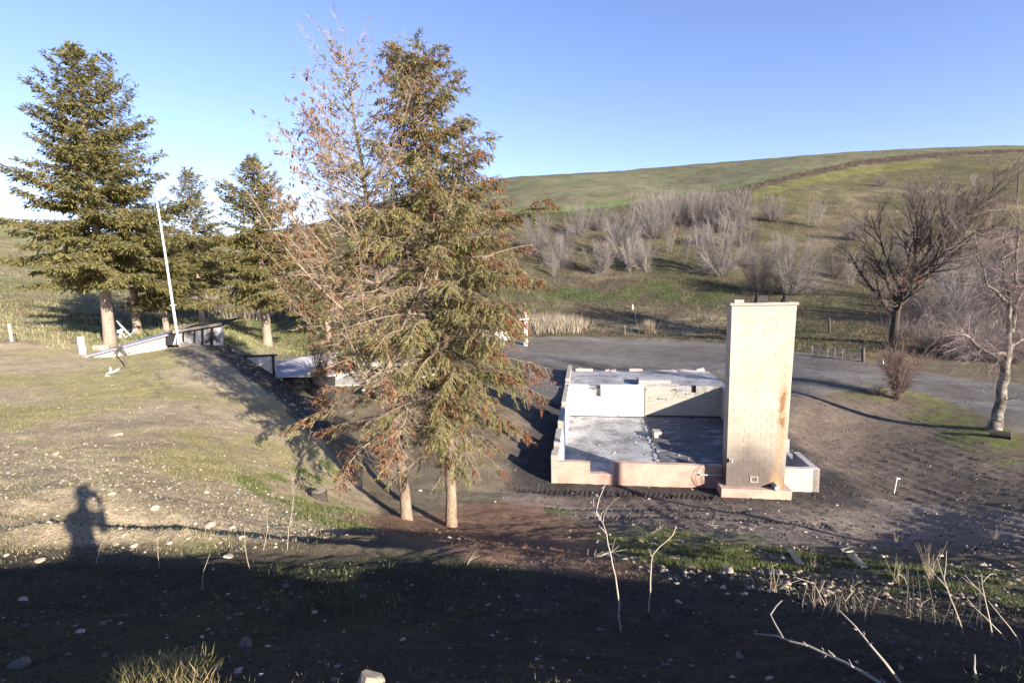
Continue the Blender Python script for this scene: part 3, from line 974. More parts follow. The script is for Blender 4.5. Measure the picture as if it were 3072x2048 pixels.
def block_mesh(w, d, h):
    key = (round(w, 2), round(d, 2))
    if key not in _blk:
        bm = MB()
        e = 0.006
        w2, d2, h2 = w / 2, d / 2, h / 2
        vv = []
        for yy, g in ((-d2, e), (-d2 + e, 0.0)):
            vv += [(-w2 + g, yy, -h2 + g), (w2 - g, yy, -h2 + g), (w2 - g, yy, h2 - g), (-w2 + g, yy, h2 - g)]
        vv += [(-w2, d2, -h2), (w2, d2, -h2), (w2, d2, h2), (-w2, d2, h2)]
        ff = [[0, 1, 2, 3]]
        for r in (0, 4):
            for i in range(4):
                j = (i + 1) % 4
                ff.append([r + i, r + 4 + i, r + 4 + j, r + j])
        bm.add(vv, ff)
        _blk[key] = bm.mesh("block", m_block)
    return _blk[key]


CH = (CZ1 - CZ0) / 36
_cleanout = (0.93, 1.17, 0.12, 0.42)
for k in range(36):
    z = CZ0 + CH * (k + 0.5)
    x0, x1 = cwid(z)
    edges = [x0]
    first = 0.40 if k % 2 == 0 else 0.20
    e = x0 + first + 0.012 * (k % 3)
    while e < x1 - 0.15:
        edges.append(e)
        e += 0.40
    edges.append(x1)
    for s in range(len(edges) - 1):
        w = edges[s + 1] - edges[s]
        cx = (edges[s] + edges[s + 1]) / 2
        rx0, rx1 = edges[s] - CA0, edges[s + 1] - CA0
        d = 0.20 if 0 < s < len(edges) - 2 else 0.62
        if k == 1 and rx0 < _cleanout[1] and rx1 > _cleanout[0]:
            # the block with the clean-out hole: two cheeks
            for q0, q1 in ((rx0, _cleanout[0]), (_cleanout[1], rx1)):
                if q1 - q0 > 0.04:
                    me = block_mesh(q1 - q0 - 0.010, 0.2, CH - 0.010)
                    ob = bpy.data.objects.new("block", me); COL.objects.link(ob); ob.parent = chim
                    ob.matrix_parent_inverse = Matrix.Translation(-chim.location)
                    ob.location = hp(np.array([CA0 + (q0 + q1) / 2, CB0 + 0.1, z])); ob.rotation_euler.z = _ea
            continue
        me = block_mesh(w - 0.008, d, CH - 0.008)
        ob = bpy.data.objects.new("block", me)
        COL.objects.link(ob)
        ob.parent = chim
        ob.matrix_parent_inverse = Matrix.Translation(-chim.location)
        ob.location = hp(np.array([cx, CB0 + d / 2 + RNG.uniform(-0.002, 0.003), z]))
        ob.rotation_euler.z = _ea
# clean-out: frame and dark hole
b = MB(); z = CZ0 + CH * 1.5
hbox(b, (CA0 + 0.945, CB0 + 0.010, z - CH * 0.42), (CA0 + 1.155, CB0 + 0.017, z + CH * 0.42)); rp(b, "clean_out_hole", m_char, parent=chim)
b = MB()
for lo, hi in (((0.90, -0.02, -0.62), (0.955, 0.03, 0.62)), ((1.145, -0.02, -0.62), (1.20, 0.03, 0.62)), ((0.955, -0.021, 0.44), (1.145, 0.03, 0.62)), ((0.955, -0.021, -0.62), (1.145, 0.03, -0.44))):
    hbox(b, (CA0 + lo[0], CB0 + lo[1], z + lo[2] * CH), (CA0 + hi[0], CB0 + hi[1], z + hi[2] * CH))
rp(b, "clean_out_frame", m_concw, parent=chim)
# footing, cap, flues
b = MB(); hbox(b, (6.70, -0.92, -1.35), (9.28, 0.0, -0.56), jit=0.012); rp(b, "footing", m_pink, parent=chim)
b = MB(); x0, x1 = cwid(CZ1); hbox(b, (x0 - 0.05, CB0 - 0.05, CZ1), (x0 + 0.84, CB1 + 0.05, CZ1 + 0.10), jit=0.006); rp(b, "cap_slab", m_concw, parent=chim)
b = MB(); hbox(b, (x0 + 0.843, CB0 - 0.052, CZ1), (x1 + 0.05, CB1 + 0.05, CZ1 + 0.098), jit=0.006); rp(b, "cap_slab", m_concw, parent=chim)
b = MB()
for lo, hi in (((0.14, 0.14), (0.48, 0.19)), ((0.14, 0.43), (0.48, 0.48)), ((0.14, 0.19), (0.19, 0.43)), ((0.43, 0.19), (0.48, 0.43))):
    hbox(b, (x0 + lo[0], CB0 + lo[1], CZ1 + 0.10), (x0 + hi[0], CB0 + hi[1], CZ1 + 0.21))
fo = rp(b, "flue", m_concw, parent=chim); tag(fo, "low pale clay flue liner")
b = MB()
for lo, hi in (((0.95, 0.12), (1.31, 0.15)), ((0.95, 0.45), (1.31, 0.48)), ((0.95, 0.15), (0.98, 0.45)), ((1.28, 0.15), (1.31, 0.45))):
    hbox(b, (x0 + lo[0], CB0 + lo[1], CZ1 + 0.10), (x0 + hi[0], CB0 + hi[1], CZ1 + 0.36))
fo = rp(b, "flue", m_soot, parent=chim); tag(fo, "square black metal flue")
b = MB(); c = np.array([x1 - 0.33, CB0 + 0.3, CZ1])
b.tube(hp(c + np.array([(0, 0, 0.09), (0, 0, 0.2)])), [0.17, 0.13], 12); b.tube(hp(c + np.array([(0, 0, 0.2), (0, 0, 0.34)])), 0.085, 12)
fo = rp(b, "stove_pipe", m_char, parent=chim)
b = MB(); b.tube(hp(c + np.array([(0, 0, 0.43), (0, 0, 0.45), (0, 0, 0.47)])), [0.15, 0.15, 0.03], 12)
for q in range(4):
    b.tube(hp(c + np.array([(0.08 * math.cos(q * 1.57), 0.08 * math.sin(q * 1.57), 0.32), (0.1 * math.cos(q * 1.57), 0.1 * math.sin(q * 1.57), 0.44)])), 0.009, 4)
rp(b, "rain_cap", m_char, parent=fo)
# bracket on the corner, and the short pipe lying out of the foot
b = MB(); hbox(b, (CA0 + 0.08, CB0 - 0.10, 0.50), (CA0 + 0.20, CB0 + 0.02, 0.57), jit=0.008); hbox(b, (CA0 + 0.16, CB0 - 0.14, 0.44), (CA0 + 0.20, CB0 - 0.06, 0.58), jit=0.006); rp(b, "bracket", m_tin, parent=chim)
b = MB(); pa = np.array([CA0 + 1.80, CB0, CZ0 + 0.10]); b.tube(hp(pa + np.array([(0, 0.05, 0.02), (0, -0.36, 0.0)])), 0.105, 14); rp(b, "outlet_pipe", m_conc, parent=chim)
# ------------------------------------------------------------------ trees
m_bark = mat("fir_bark", (0.235, 0.175, 0.125), 0.9, n1=(2.5, 0.25), n2=(22, 0.45), bump=(16, 0.05), stretch=(1, 1, 0.35))
m_barkpale = mat("pale_fir_bark", (0.26, 0.20, 0.155), 0.9, n1=(2.5, 0.2), n2=(16, 0.3), bump=(12, 0.03), stretch=(1, 1, 0.35))
m_barkdark = mat("dark_bark", (0.06, 0.05, 0.043), 0.9, n1=(2.5, 0.2), n2=(18, 0.4), bump=(14, 0.03), stretch=(1, 1, 0.35))
m_birch = mat("birch_bark", (0.25, 0.225, 0.185), 0.8, n1=(1.5, 0.2), n2=(9, 0.25), tint=((0.09, 0.075, 0.06), 2.2, 0.40, 0.55), bump=(14, 0.02))
m_twig = mat("twigs", (1, 1, 1), 0.9, attr=True, spec=0.15)
m_needle = mat("needles", (1, 1, 1), 0.75, attr=True, spec=0.2, trans=0.35)
m_cone = mat("cones", (0.13, 0.062, 0.036), 0.8, n1=(30, 0.3))


def unit(v):
    return v / (np.linalg.norm(v, axis=-1, keepdims=True) + 1e-9)


def sprays(b, P, D, ln, wd, col, flat=0.6):
    """leaf-shaped blades: base P, direction D"""
    n = len(P)
    if n == 0:
        return
    up = np.tile(np.array([0, 0, 1.0]), (n, 1)) * flat + RNG.normal(0, 1, (n, 3)) * (1.05 - flat)
    w = unit(np.cross(D, up))
    nrm = unit(np.cross(w, D))
    mid = P + D * (ln * 0.45)[:, None] + nrm * (ln * RNG.uniform(-.06, .10, n))[:, None]
    v = np.stack([P, mid + w * (wd * 0.5)[:, None], P + D * ln[:, None], mid - w * (wd * 0.5)[:, None]], 1).reshape(-1, 3)
    q = np.arange(n)[:, None] * 4 + np.arange(4)[None]
    b.add(v, q, np.repeat(col, 4, 0))


def palette(n, cols, weights, jitter=0.18):
    cols = np.array(cols)
    k = RNG.choice(len(cols), n, p=np.array(weights) / np.sum(weights))
    return np.clip(cols[k] * (1 + RNG.normal(0, jitter, (n, 1))) * (1 + RNG.normal(0, 0.05, (n, 3))), 0.01, 0.6)


def conifer(H, prof, trunk, nbr, h0, r_base, spacing=0.08, bl_step=0.2, bl_len=0.30, sp_len=0.16, sp_wid=0.05, e_low=-8, e_top=38, droop=0.32, tip=0.12, colour=None, bare=None, azfun=None, twig_col=(0.26, 0.19, 0.13), seed=1, two=2, twig_r=0.004, inner=0.15, hang=0.35, clump=0.0):
    """local coordinates, foot at the origin. trunk(h) -> (x, y) lean; prof(h) -> crown radius"""
    global RNG
    keep, RNG = RNG, np.random.default_rng(seed)
    tr, lb, cr = MB(), MB(), MB()
    hs = np.linspace(-0.25, H, 26)
    rad = r_base * np.clip(1 - hs / H, 0.02, 1) ** 0.85 + 0.35 * r_base * np.exp(-np.maximum(hs + 0.2, 0) / 0.35)
    pts = np.array([[*trunk(h), h] for h in hs]) + np.concatenate([RNG.normal(0, 0.012, (26, 2)), np.zeros((26, 1))], 1)
    tr.tube(pts, rad, 12)
    bp0, bd, bln, bcol, btw = [], [], [], [], []
    ga = 0.0
    for i in range(nbr):
        u = (i + RNG.uniform(0, 1)) / nbr
        h = h0 + (H - h0) * (1 - (1 - u) ** 1.15) * 0.985
        ga += 2.39996 + RNG.normal(0, 0.35)
        az = ga if azfun is None else azfun(h, RNG)
        L = prof(h, az) * RNG.uniform(0.50, 1.12)
        if L < 0.12:
            continue
        t = (h - h0) / (H - h0)
        e = math.radians(e_low + (e_top - e_low) * t ** 1.3 + RNG.normal(0, 6))
        n = 9
        s = np.linspace(0, 1, n)
        rr = L * s
        curl = RNG.normal(0, 0.18)
        aa = az + curl * s ** 2
        zz = h + rr * math.tan(e) - droop * L * s ** 2 * (1 - 0.6 * t) + tip * L * s ** 4
        tx, ty = trunk(h)
        bpt = np.stack([tx + rr * np.cos(aa), ty + rr * np.sin(aa), zz], 1)
        br = max(0.006, 0.0085 * L + 0.004) * (1 - 0.85 * s)
        lb.tube(bpt, br, 4, col=np.tile(np.array(twig_col) * RNG.uniform(0.55, 1.05), (n, 1)), cap=False)
        m = max(3, int(L / bl_step))
        for side in (-1, 1):
            ss = np.clip(np.linspace(inner, 0.97, m) + RNG.normal(0, 0.02, m), 0.05, 0.99)
            fi = ss * (n - 1)
            k = np.minimum(fi.astype(int), n - 2)
            f = (fi - k)[:, None]
            p = bpt[k] * (1 - f) + bpt[k + 1] * f
            tg = unit(bpt[k + 1] - bpt[k])
            ang = side * np.radians(RNG.uniform(38, 68, m))
            d = np.stack([tg[:, 0] * np.cos(ang) - tg[:, 1] * np.sin(ang), tg[:, 0] * np.sin(ang) + tg[:, 1] * np.cos(ang), tg[:, 2] - RNG.uniform(0.0, hang, m)], 1)
            ll = (bl_len * L * (1 - 0.75 * ss) + 0.5 * bl_len) * RNG.uniform(0.6, 1.15, m)
            bp0.append(p); bd.append(unit(d)); bln.append(ll); bcol.append(np.full(m, h)); btw.append(np.stack([ss, np.full(m, t), np.full(m, az)], 1))
        # leader of the bough
        bp0.append(bpt[-3:-2]); bd.append(unit(bpt[-1:] - bpt[-3:-2])); bln.append(np.array([np.linalg.norm(bpt[-1] - bpt[-3]) + 0.15])); bcol.append(np.array([h])); btw.append(np.array([[1.0, t, az]]))
    P, D, Ln, Hh, Tw = map(np.concatenate, (bp0, bd, bln, bcol, btw))
    sag = 0.25
    ends = P + D * Ln[:, None] - np.array([0, 0, 1.0]) * (sag * Ln)[:, None] * hang * 1.6
    bare_m = np.zeros(len(P), bool) if bare is None else bare(P, Tw)
    lb.segs(P, ends, twig_r * 1.6, twig_r * 0.6, np.array(twig_col)[None] * RNG.uniform(0.5, 1.2, (len(P), 1)))
    # fine bare twigs on the bare branchlets
    bi = np.where(bare_m)[0]
    if len(bi):
        K = 4
        rep = np.repeat(bi, K)
        u = RNG.uniform(0.15, 1, len(rep))
        p = P[rep] + (ends[rep] - P[rep]) * u[:, None]
        d = unit(D[rep] + RNG.normal(0, 0.55, (len(rep), 3)) + np.array([0, 0, -0.1]))
        l = Ln[rep] * RNG.uniform(0.15, 0.5, len(rep))
        lb.segs(p, p + d * l[:, None], twig_r, twig_r * 0.4, np.array(twig_col)[None] * RNG.uniform(0.6, 1.4, (len(rep), 1)))
    gi = np.where(~bare_m)[0]
    cnt = np.maximum(2, (Ln[gi] / spacing).astype(int)) * two
    rep = np.repeat(gi, cnt)
    N = len(rep)
    u = RNG.uniform(0.02, 1.0, N)
    p = P[rep] + (ends[rep] - P[rep]) * u[:, None] + RNG.normal(0, sp_wid * 0.6, (N, 3))
    d = unit(unit(ends - P)[rep] * 0.9 + RNG.normal(0, 0.42, (N, 3)) + np.array([0, 0, -0.10 - 0.55 * max(0.0, hang - 0.4)]))
    l = sp_len * RNG.uniform(0.6, 1.25, N)
    w = sp_wid * RNG.uniform(0.7, 1.3, N)
    col = colour(p, Tw[rep], Ln[rep], rep)
    sprays(cr, p, d, l, w, col)
    RNG = keep
    return tr, lb, cr, ends, Hh


def plant(name, label, cat, loc, parts, group=None, rotz=0.0, scale=1.0):
    """thing + local-space part meshes"""
    t = thing(name, label, cat, tuple(loc), group, local=True)
    t.rotation_euler.z = rotz
    t.scale = (scale,) * 3 if np.isscalar(scale) else scale
    for pn, b, m, sm in parts:
        if b is None or b.n == 0:
            continue
        o = b.obj(pn, m, smooth=sm)
        o.parent = t
    return t


GREEN = [(0.23, 0.20, 0.075), (0.185, 0.175, 0.065), (0.27, 0.22, 0.10), (0.13, 0.14, 0.062)]
BROWN = [(0.24, 0.105, 0.048), (0.19, 0.085, 0.04), (0.15, 0.08, 0.042), (0.28, 0.155, 0.08)]

# --- the big pair in the middle -------------------------------------------------
tb = on_ground(1355, 1578, 14.5)
ta = on_ground(1221, 1556, 14.6)


def prof_b(h, az):
    r = np.interp(h, [2.0, 2.6, 3.6, 5, 6.5, 7.8, 9, 10, 11.5, 12.5, 13.3, 13.9], [1.5, 2.0, 2.5, 2.85, 2.95, 2.7, 2.1, 1.55, 1.15, 0.8, 0.4, 0.1])
    return r * (1.0 + 0.04 * math.cos(az))


def col_b(p, tw, ln, rep):
    n = len(p)
    ss, t, az = tw[:, 0], tw[:, 1], tw[:, 2]
    c = palette(n, GREEN, [4, 3, 3, 2])
    rr = np.hypot(p[:, 0], p[:, 1])
    pb = 0.055 + 0.80 * sstep(0.66, 0.95, ss) * sstep(0.45, 0.9, np.cos(az)) * (1 - sstep(0.65, 0.8, t)) + 0.16 * sstep(0.6, 0.95, ss) * (1 - sstep(0.05, 0.2, t)) + 0.08 * sstep(0.65, 0.85, t)
    # whole sprigs die together
    key = (np.sin(rep * 12.9898) * 43758.5453) % 1.0
    br = key < pb
    c[br] = palette(int(br.sum()), BROWN, [4, 4, 2, 1])
    return c


def bare_b(P, Tw):
    k = RNG.random(len(P))
    return k < 0.20 + 0.14 * (Tw[:, 1] > 0.6) + 0.34 * (Tw[:, 0] < 0.5) * (Tw[:, 1] < 0.6) + 0.35 * (Tw[:, 1] < 0.10) + 0.35 * (np.cos(Tw[:, 2]) < -0.3) * (Tw[:, 1] < 0.5)


tr, lb, cr, ends, hh = conifer(12.75, prof_b, lambda h: (-0.0035 * h * h * 0.9 + 0.03 * math.sin(h * 0.9), 0.02 * math.sin(h * 0.7)), 300, 2.15, 0.155, spacing=0.026, bl_step=0.15, bl_len=0.25, sp_len=0.145, sp_wid=0.024, e_low=14, e_top=44, droop=0.50, tip=0.03, colour=col_b, bare=bare_b, twig_col=(0.25, 0.19, 0.14), seed=21, two=2, twig_r=0.004, hang=0.85)
# bare whips at the top and cones among the upper sprays
for k in range(16):
    h = 11.1 + 1.6 * k / 16
    a = RNG.uniform(0, 6.28)
    x0, y0 = -0.0035 * h * h * 0.9, 0.0
    n = 6
    s = np.linspace(0, 1, n)
    L = RNG.uniform(0.5, 1.25)
    pts = np.stack([x0 + np.cos(a) * 0.35 * L * s, y0 + np.sin(a) * 0.35 * L * s, h + L * s ** 0.9], 1)
    lb.tube(pts, 0.009 * (1 - 0.7 * s), 3, col=np.tile((0.30, 0.23, 0.17), (n, 1)), cap=False)
    q = pts[RNG.integers(2, n, 7)]
    d = unit(np.stack([RNG.normal(0, 1, 7), RNG.normal(0, 1, 7), RNG.uniform(0, 1, 7)], 1))
    lb.segs(q, q + d * RNG.uniform(0.06, 0.2, (7, 1)), 0.004, 0.002, (0.30, 0.23, 0.17))


def cones(pts, size=0.055):
    b = MB()
    for p in pts:
        s = size * RNG.uniform(0.7, 1.25)
        h = s * 1.9
        v = [(0, 0, 0)]
        for zz, rr in ((-0.35, 0.42), (-0.7, 0.36)):
            for q in range(5):
                a = q * 1.2566 + zz * 3
                v.append((rr * s * math.cos(a), rr * s * math.sin(a), zz * h))
        v.append((0, 0, -1.0 * h))
        v = np.array(v) + p + RNG.normal(0, 0.01, 3)
        f3 = [[0, 1 + q, 1 + (q + 1) % 5] for q in range(5)] + [[11, 6 + (q + 1) % 5, 6 + q] for q in range(5)]
        b.add(v, f3)
        b.f.append(np.array([[1 + q, 6 + q, 6 + (q + 1) % 5, 1 + (q + 1) % 5] for q in range(5)]) + b.n - 12)
    return b


sel = np.where((hh > 8.2) & (RNG.random(len(hh)) < np.clip((hh - 7) / 12, 0, 0.45)))[0]
cb = cones(ends[sel][:420])
t = plant("fir_tree", "tallest fir with green and rust-brown sprays, on the right-hand trunk of the middle pair", "fir tree", tb,
          [("trunk", tr, m_bark, True), ("limbs", lb, m_twig, False), ("crown", cr, m_needle, False), ("cones", cb, m_cone, False)], group="pair of half-dead firs in front of the ruin")
for c_ in t.children:
    if c_.name.split(".")[0] in ("limbs", "crown", "cones"):
        c_["kind"] = "stuff"


# the left one: nearly bare, long limbs sweeping up to the left
def trunk_a(h):
    return (-0.055 * h - 0.002 * h * h, 0.03 * math.sin(h))


def prof_a(h, az):
    r = np.interp(h, [2.0, 2.6, 3.5, 5, 6.5, 8, 9.5, 11, 12.5, 13.2], [2.0, 2.8, 3.1, 2.9, 2.4, 1.9, 1.5, 1.2, 0.7, 0.2])
    return r * 0.86 * (1.0 - 0.16 * math.cos(az))


def col_a(p, tw, ln, rep):
    n = len(p)
    c = palette(n, GREEN, [3, 2, 4, 1])
    key = (np.sin(rep * 78.233) * 43758.5453) % 1.0
    pb = 0.18 + 0.72 * (1 - sstep(0.12, 0.40, tw[:, 1])) * sstep(0.45, 0.75, tw[:, 0])
    br = key < pb
    c[br] = palette(int(br.sum()), BROWN, [4, 3, 2, 2])
    return c


def bare_a(P, Tw):
    k = RNG.random(len(P))
    left = np.cos(Tw[:, 2]) < 0.1
    keepf = (Tw[:, 1] > 0.32) & (Tw[:, 0] < 0.6) & (k < 0.42)
    keepl = (Tw[:, 1] < 0.36) & (Tw[:, 0] > np.where(left, 0.5, 0.66)) & (k < np.where(left, 0.95, 0.75))
    return ~(keepf | keepl)


tr, lb, cr, ends, hh = conifer(12.3, prof_a, trunk_a, 130, 2.2, 0.15, spacing=0.06, bl_step=0.17, bl_len=0.24, sp_len=0.15, sp_wid=0.036, e_low=-2, e_top=58, droop=0.22, tip=0.05, colour=col_a, bare=bare_a, twig_col=(0.26, 0.20, 0.15), seed=5, two=2, twig_r=0.0042, hang=0.45)
cpts = []
for k in range(60):
    h = 3.0 + 6.6 * RNG.random() ** 0.8
    az = math.pi + RNG.normal(0, 0.75) if k % 5 else RNG.uniform(-1.2, 1.2)
    L = np.interp(h, [3, 6, 10], [5.4, 4.5, 2.2]) * RNG.uniform(0.75, 1.1)
    el = math.radians(RNG.uniform(42, 64))
    n = 12
    s = np.linspace(0, 1, n)
    rr = L * math.cos(el) * (s ** 0.85)
    zz = h + L * math.sin(el) * (s ** 1.2) + 0.1 * np.sin(s * 5 + k)
    x0, y0 = trunk_a(h)
    aa = az + 0.25 * np.sin(s * 2 + k)
    pts = np.stack([x0 + rr * np.cos(aa), y0 + rr * np.sin(aa), zz], 1)
    lb.tube(pts, (0.006 + 0.0042 * L) * (1 - 0.85 * s), 4, col=np.tile(np.array((0.31, 0.24, 0.175)) * RNG.uniform(0.6, 1.15), (n, 1)), cap=False)
    m = int(L / 0.042)
    q = RNG.uniform(0.18, 1, m) * (n - 1.001)
    qi = q.astype(int)
    p = pts[qi] + (pts[qi + 1] - pts[qi]) * (q - qi)[:, None]
    tg = unit(pts[qi + 1] - pts[qi])
    d = unit(tg * 0.55 + RNG.normal(0, 0.62, (m, 3)) + np.array([0, 0, 0.08]))
    l = RNG.uniform(0.12, 0.55, m) * (1.15 - 0.5 * q / n)
    e_ = p + d * l[:, None]
    lb.segs(p, e_, 0.0036, 0.0016, np.array((0.31, 0.24, 0.175))[None] * RNG.uniform(0.5, 1.2, (m, 1)))
    d2 = unit(d + RNG.normal(0, 0.6, (m, 3)))
    mid = p + d * (l * 0.55)[:, None]
    lb.segs(mid, mid + d2 * (l * 0.5)[:, None], 0.0026, 0.0013, np.array((0.31, 0.24, 0.175))[None] * RNG.uniform(0.5, 1.2, (m, 1)))
    cpts.append(e_[(q / n > 0.62) & (RNG.random(m) < 0.26)])
    # a few tufts of dead needles near the tips
    tf = np.where((q / n > 0.45) & (RNG.random(m) < 0.30))[0]
    tf = np.repeat(tf, 5)
    sprays(cr, e_[tf] + RNG.normal(0, 0.03, (len(tf), 3)), unit(d[tf] + RNG.normal(0, 0.5, (len(tf), 3))), np.full(len(tf), 0.12), np.full(len(tf), 0.032), palette(len(tf), BROWN + GREEN[:1], [2, 3, 3, 1, 3]))
cb = cones(np.concatenate(cpts)[:560])
t = plant("fir_tree", "half-bare dying fir with long limbs sweeping up to the left, on the thinner trunk", "fir tree", ta,
          [("trunk", tr, m_bark, True), ("limbs", lb, m_twig, False), ("crown", cr, m_needle, False), ("cones", cb, m_cone, False)], group="pair of half-dead firs in front of the ruin")
for c_ in t.children:
    if c_.name.split(".")[0] in ("limbs", "crown", "cones"):
        c_["kind"] = "stuff"


# --- spruces behind on the left ---------------------------------------------------
SPR = [(0.175, 0.155, 0.05), (0.145, 0.14, 0.045), (0.205, 0.165, 0.062), (0.105, 0.12, 0.055), (0.21, 0.15, 0.065)]
SPRB = [(0.11, 0.125, 0.075), (0.14, 0.14, 0.07), (0.095, 0.105, 0.06), (0.175, 0.155, 0.085)]


def col_s(p, tw, ln, rep):
    return palette(len(p), SPR, [4, 3, 3, 2, 1])


def col_sb(p, tw, ln, rep):
    return palette(len(p), SPRB, [3, 3, 2, 2])


def prof_s(H, R):
    def f(h, az):
        t = h / H
        return R * np.interp(t, [0.16, 0.28, 0.4, 0.6, 0.75, 0.88, 0.96, 1.0], [0.62, 0.95, 0.92, 0.68, 0.48, 0.27, 0.12, 0.03]) * (1 + 0.12 * math.sin(az * 3 + h))
    return f


def spruce(H, R, seed, nbr, h0, rb, colour, sp=0.24, blush=1.0, bare=None):
    return conifer(H, prof_s(H, R), lambda h: (0.03 * math.sin(h * 0.5), 0.03 * math.sin(h * 0.4)), nbr, h0, rb, spacing=0.085, bl_step=0.24, bl_len=0.27, sp_len=sp, sp_wid=sp * 0.27, e_low=6, e_top=44, droop=0.42, tip=0.20, colour=colour, bare=bare, twig_col=(0.17, 0.13, 0.095), seed=seed, two=2, twig_r=0.008, hang=0.55)


def put_spruce(label, base, tri, rot=0.0, sc=1.0, bark=m_barkpale, group="spruces standing behind the sunken shed"):
    t = plant("spruce_tree", label, "spruce tree", base, [("trunk", tri[0], bark, True), ("limbs", tri[1], m_twig, False), ("crown", tri[2], m_needle, False)], group=group, rotz=rot, scale=sc)
    for c_ in t.children:
        if c_.name.split(".")[0] in ("limbs", "crown"):
            c_["kind"] = "stuff"
    return t


s1 = spruce(18.6, 5.6, 31, 185, 4.3, 0.36, col_s, sp=0.31)
put_spruce("tallest and widest green spruce with thick pale trunk behind the satellite dish", on_ground(331, 1040, 34), s1, rot=0.4)
s2 = spruce(21.0, 4.4, 33, 130, 4.5, 0.30, col_sb, sp=0.26, bare=lambda P, T: RNG.random(len(P)) < 0.35)
put_spruce("thinner blue-grey spruce leaning out from behind the tallest spruce", drop(412, 40.5), s2)
s3 = spruce(13.4, 4.7, 35, 150, 3.4, 0.32, col_s, sp=0.30)
a3 = put_spruce("dense pointed spruce with a clear pale trunk on the lawn, right of the antenna mast", on_ground(803, 1037, 45), s3)
s4 = spruce(13.9, 4.6, 36, 130, 3.4, 0.26, col_s, sp=0.30, bare=lambda P, T: RNG.random(len(P)) < 0.25)
put_spruce("narrow-topped spruce right behind the antenna mast", drop(610, 48), s4)
for lab, px_, Y, sc, rot in (("lower bushy spruce filling the gap left of the antenna mast", 500, 41, 0.62, 1.0), ("small spruce half hidden left of the half-bare fir, farthest in its row", 985, 52, 0.84, 2.2)):
    c_ = copy_tree(a3)
    c_.location = drop(px_, Y)
    c_.scale = (sc * 1.15, sc * 1.15, sc)
    c_.rotation_euler.z = rot
    c_["label"] = lab


# --- leafless trees ---------------------------------------------------------------
def bare_tree(seed, H, r, nlimb, spread, levels=4, first=0.25, up=0.25, twist=0.2, lean=(0, 0), ratio=0.62, kids=(5, 5, 4), trunk_frac=0.75):
    """segments of a leafless tree in local space: list per level of (p0, p1, r0, r1)"""
    rg = np.random.default_rng(seed)
    out = {k: [] for k in range(levels + 1)}
    tips = []

    def shoot(p, d, L, rad, lev):
        n = max(3, 7 - lev)
        pts = [p]
        dd = d.copy()
        for i in range(n):
            dd = dd + rg.normal(0, twist / (1 + 0.3 * lev), 3) * 0.5 + np.array([0, 0, up * (0.30 if lev else 0.0)])
            dd /= np.linalg.norm(dd)
            pts.append(pts[-1] + dd * L / n)
        pts = np.array(pts)
        rr = rad * (1 - 0.78 * np.linspace(0, 1, n + 1))
        for i in range(n):
            out[lev].append((pts[i], pts[i + 1], rr[i], rr[i + 1]))
        if lev >= levels:
            tips.append(pts[-1])
            return
        nk = nlimb if lev == 0 else kids[min(lev - 1, len(kids) - 1)]
        for j in range(nk):
            f = (first + (1 - first) * (j + rg.random()) / nk) if lev == 0 else rg.uniform(0.2, 1.0)
            x = f * n
            i = min(int(x), n - 1)
            q = pts[i] + (pts[i + 1] - pts[i]) * (x - i)
            t = pts[i + 1] - pts[i]
            t /= np.linalg.norm(t)
            a = rg.uniform(0, 6.283) if lev else j * 2.4 + rg.normal(0, 0.4)
            ref = np.array([1.0, 0, 0]) if abs(t[0]) < 0.8 else np.array([0, 1.0, 0])
            u = np.cross(t, ref)
            u /= np.linalg.norm(u)
            w = np.cross(t, u)
            th = math.radians(rg.uniform(*spread)) if lev == 0 else math.radians(rg.uniform(22, 50))
            nd = t * math.cos(th) + (u * math.cos(a) + w * math.sin(a)) * math.sin(th)
            ll = L * ratio * rg.uniform(0.7, 1.15) * ((1.15 - 0.55 * f) if lev == 0 else (1.05 - 0.4 * f))
            shoot(q, nd, ll, max(rr[i] * (0.55 if lev == 0 else 0.6), 0.004), lev + 1)

    d0 = np.array([lean[0], lean[1], 1.0])
    shoot(np.array([0, 0, -0.2]), d0 / np.linalg.norm(d0), H * trunk_frac, r, 0)
    return out, np.array(tips)


def seg_mesh(b, segs, col, sides, rmin=0.0, jitter=0.25):
    if not segs:
        return
    p0, p1 = np.array([s[0] for s in segs]), np.array([s[1] for s in segs])
    r0, r1 = np.array([s[2] for s in segs]), np.array([s[3] for s in segs])
    b.segs(p0, p1, np.maximum(r0, rmin), np.maximum(r1, rmin * 0.7), np.array(col)[None] * RNG.uniform(1 - jitter, 1 + jitter, (len(segs), 1)), sides)


# big leafless tree beside the gate
out, tips = bare_tree(61, 15.8, 0.40, 24, (26, 60), levels=4, first=0.22, up=0.32, ratio=0.58, kids=(8, 8, 6), trunk_frac=0.80)
tr, lb = MB(), MB()
seg_mesh(tr, out[0], (1, 1, 1), 10)
for lv, sd in ((1, 6), (2, 4), (3, 3), (4, 3)):
    seg_mesh(lb, out[lv], (0.065, 0.05, 0.043) if lv < 3 else (0.115, 0.09, 0.08), sd, rmin=0.008)
lf = MB()
low = tips[(tips[:, 2] < 7.5)]
low = low[RNG.integers(0, len(low), 240)] if len(low) else low
sprays(lf, low + RNG.normal(0, 0.7, low.shape), unit(RNG.normal(0, 1, low.shape)), np.full(len(low), 0.17), np.full(len(low), 0.12), palette(len(low), [(0.24, 0.12, 0.05), (0.19, 0.09, 0.04), (0.27, 0.17, 0.08)], [3, 2, 1]), flat=0.2)
t = plant("bare_tree", "big leafless tree with dark trunk and some orange leaves, behind the metal gate", "tree", on_ground(2679, 1034, 44), [("trunk", tr, m_barkdark, True), ("limbs", lb, m_twig, False), ("dead_leaves", lf, m_needle, False)])
for c_ in t.children:
    if c_.name.split(".")[0] in ("limbs", "dead_leaves"):
        c_["kind"] = "stuff"

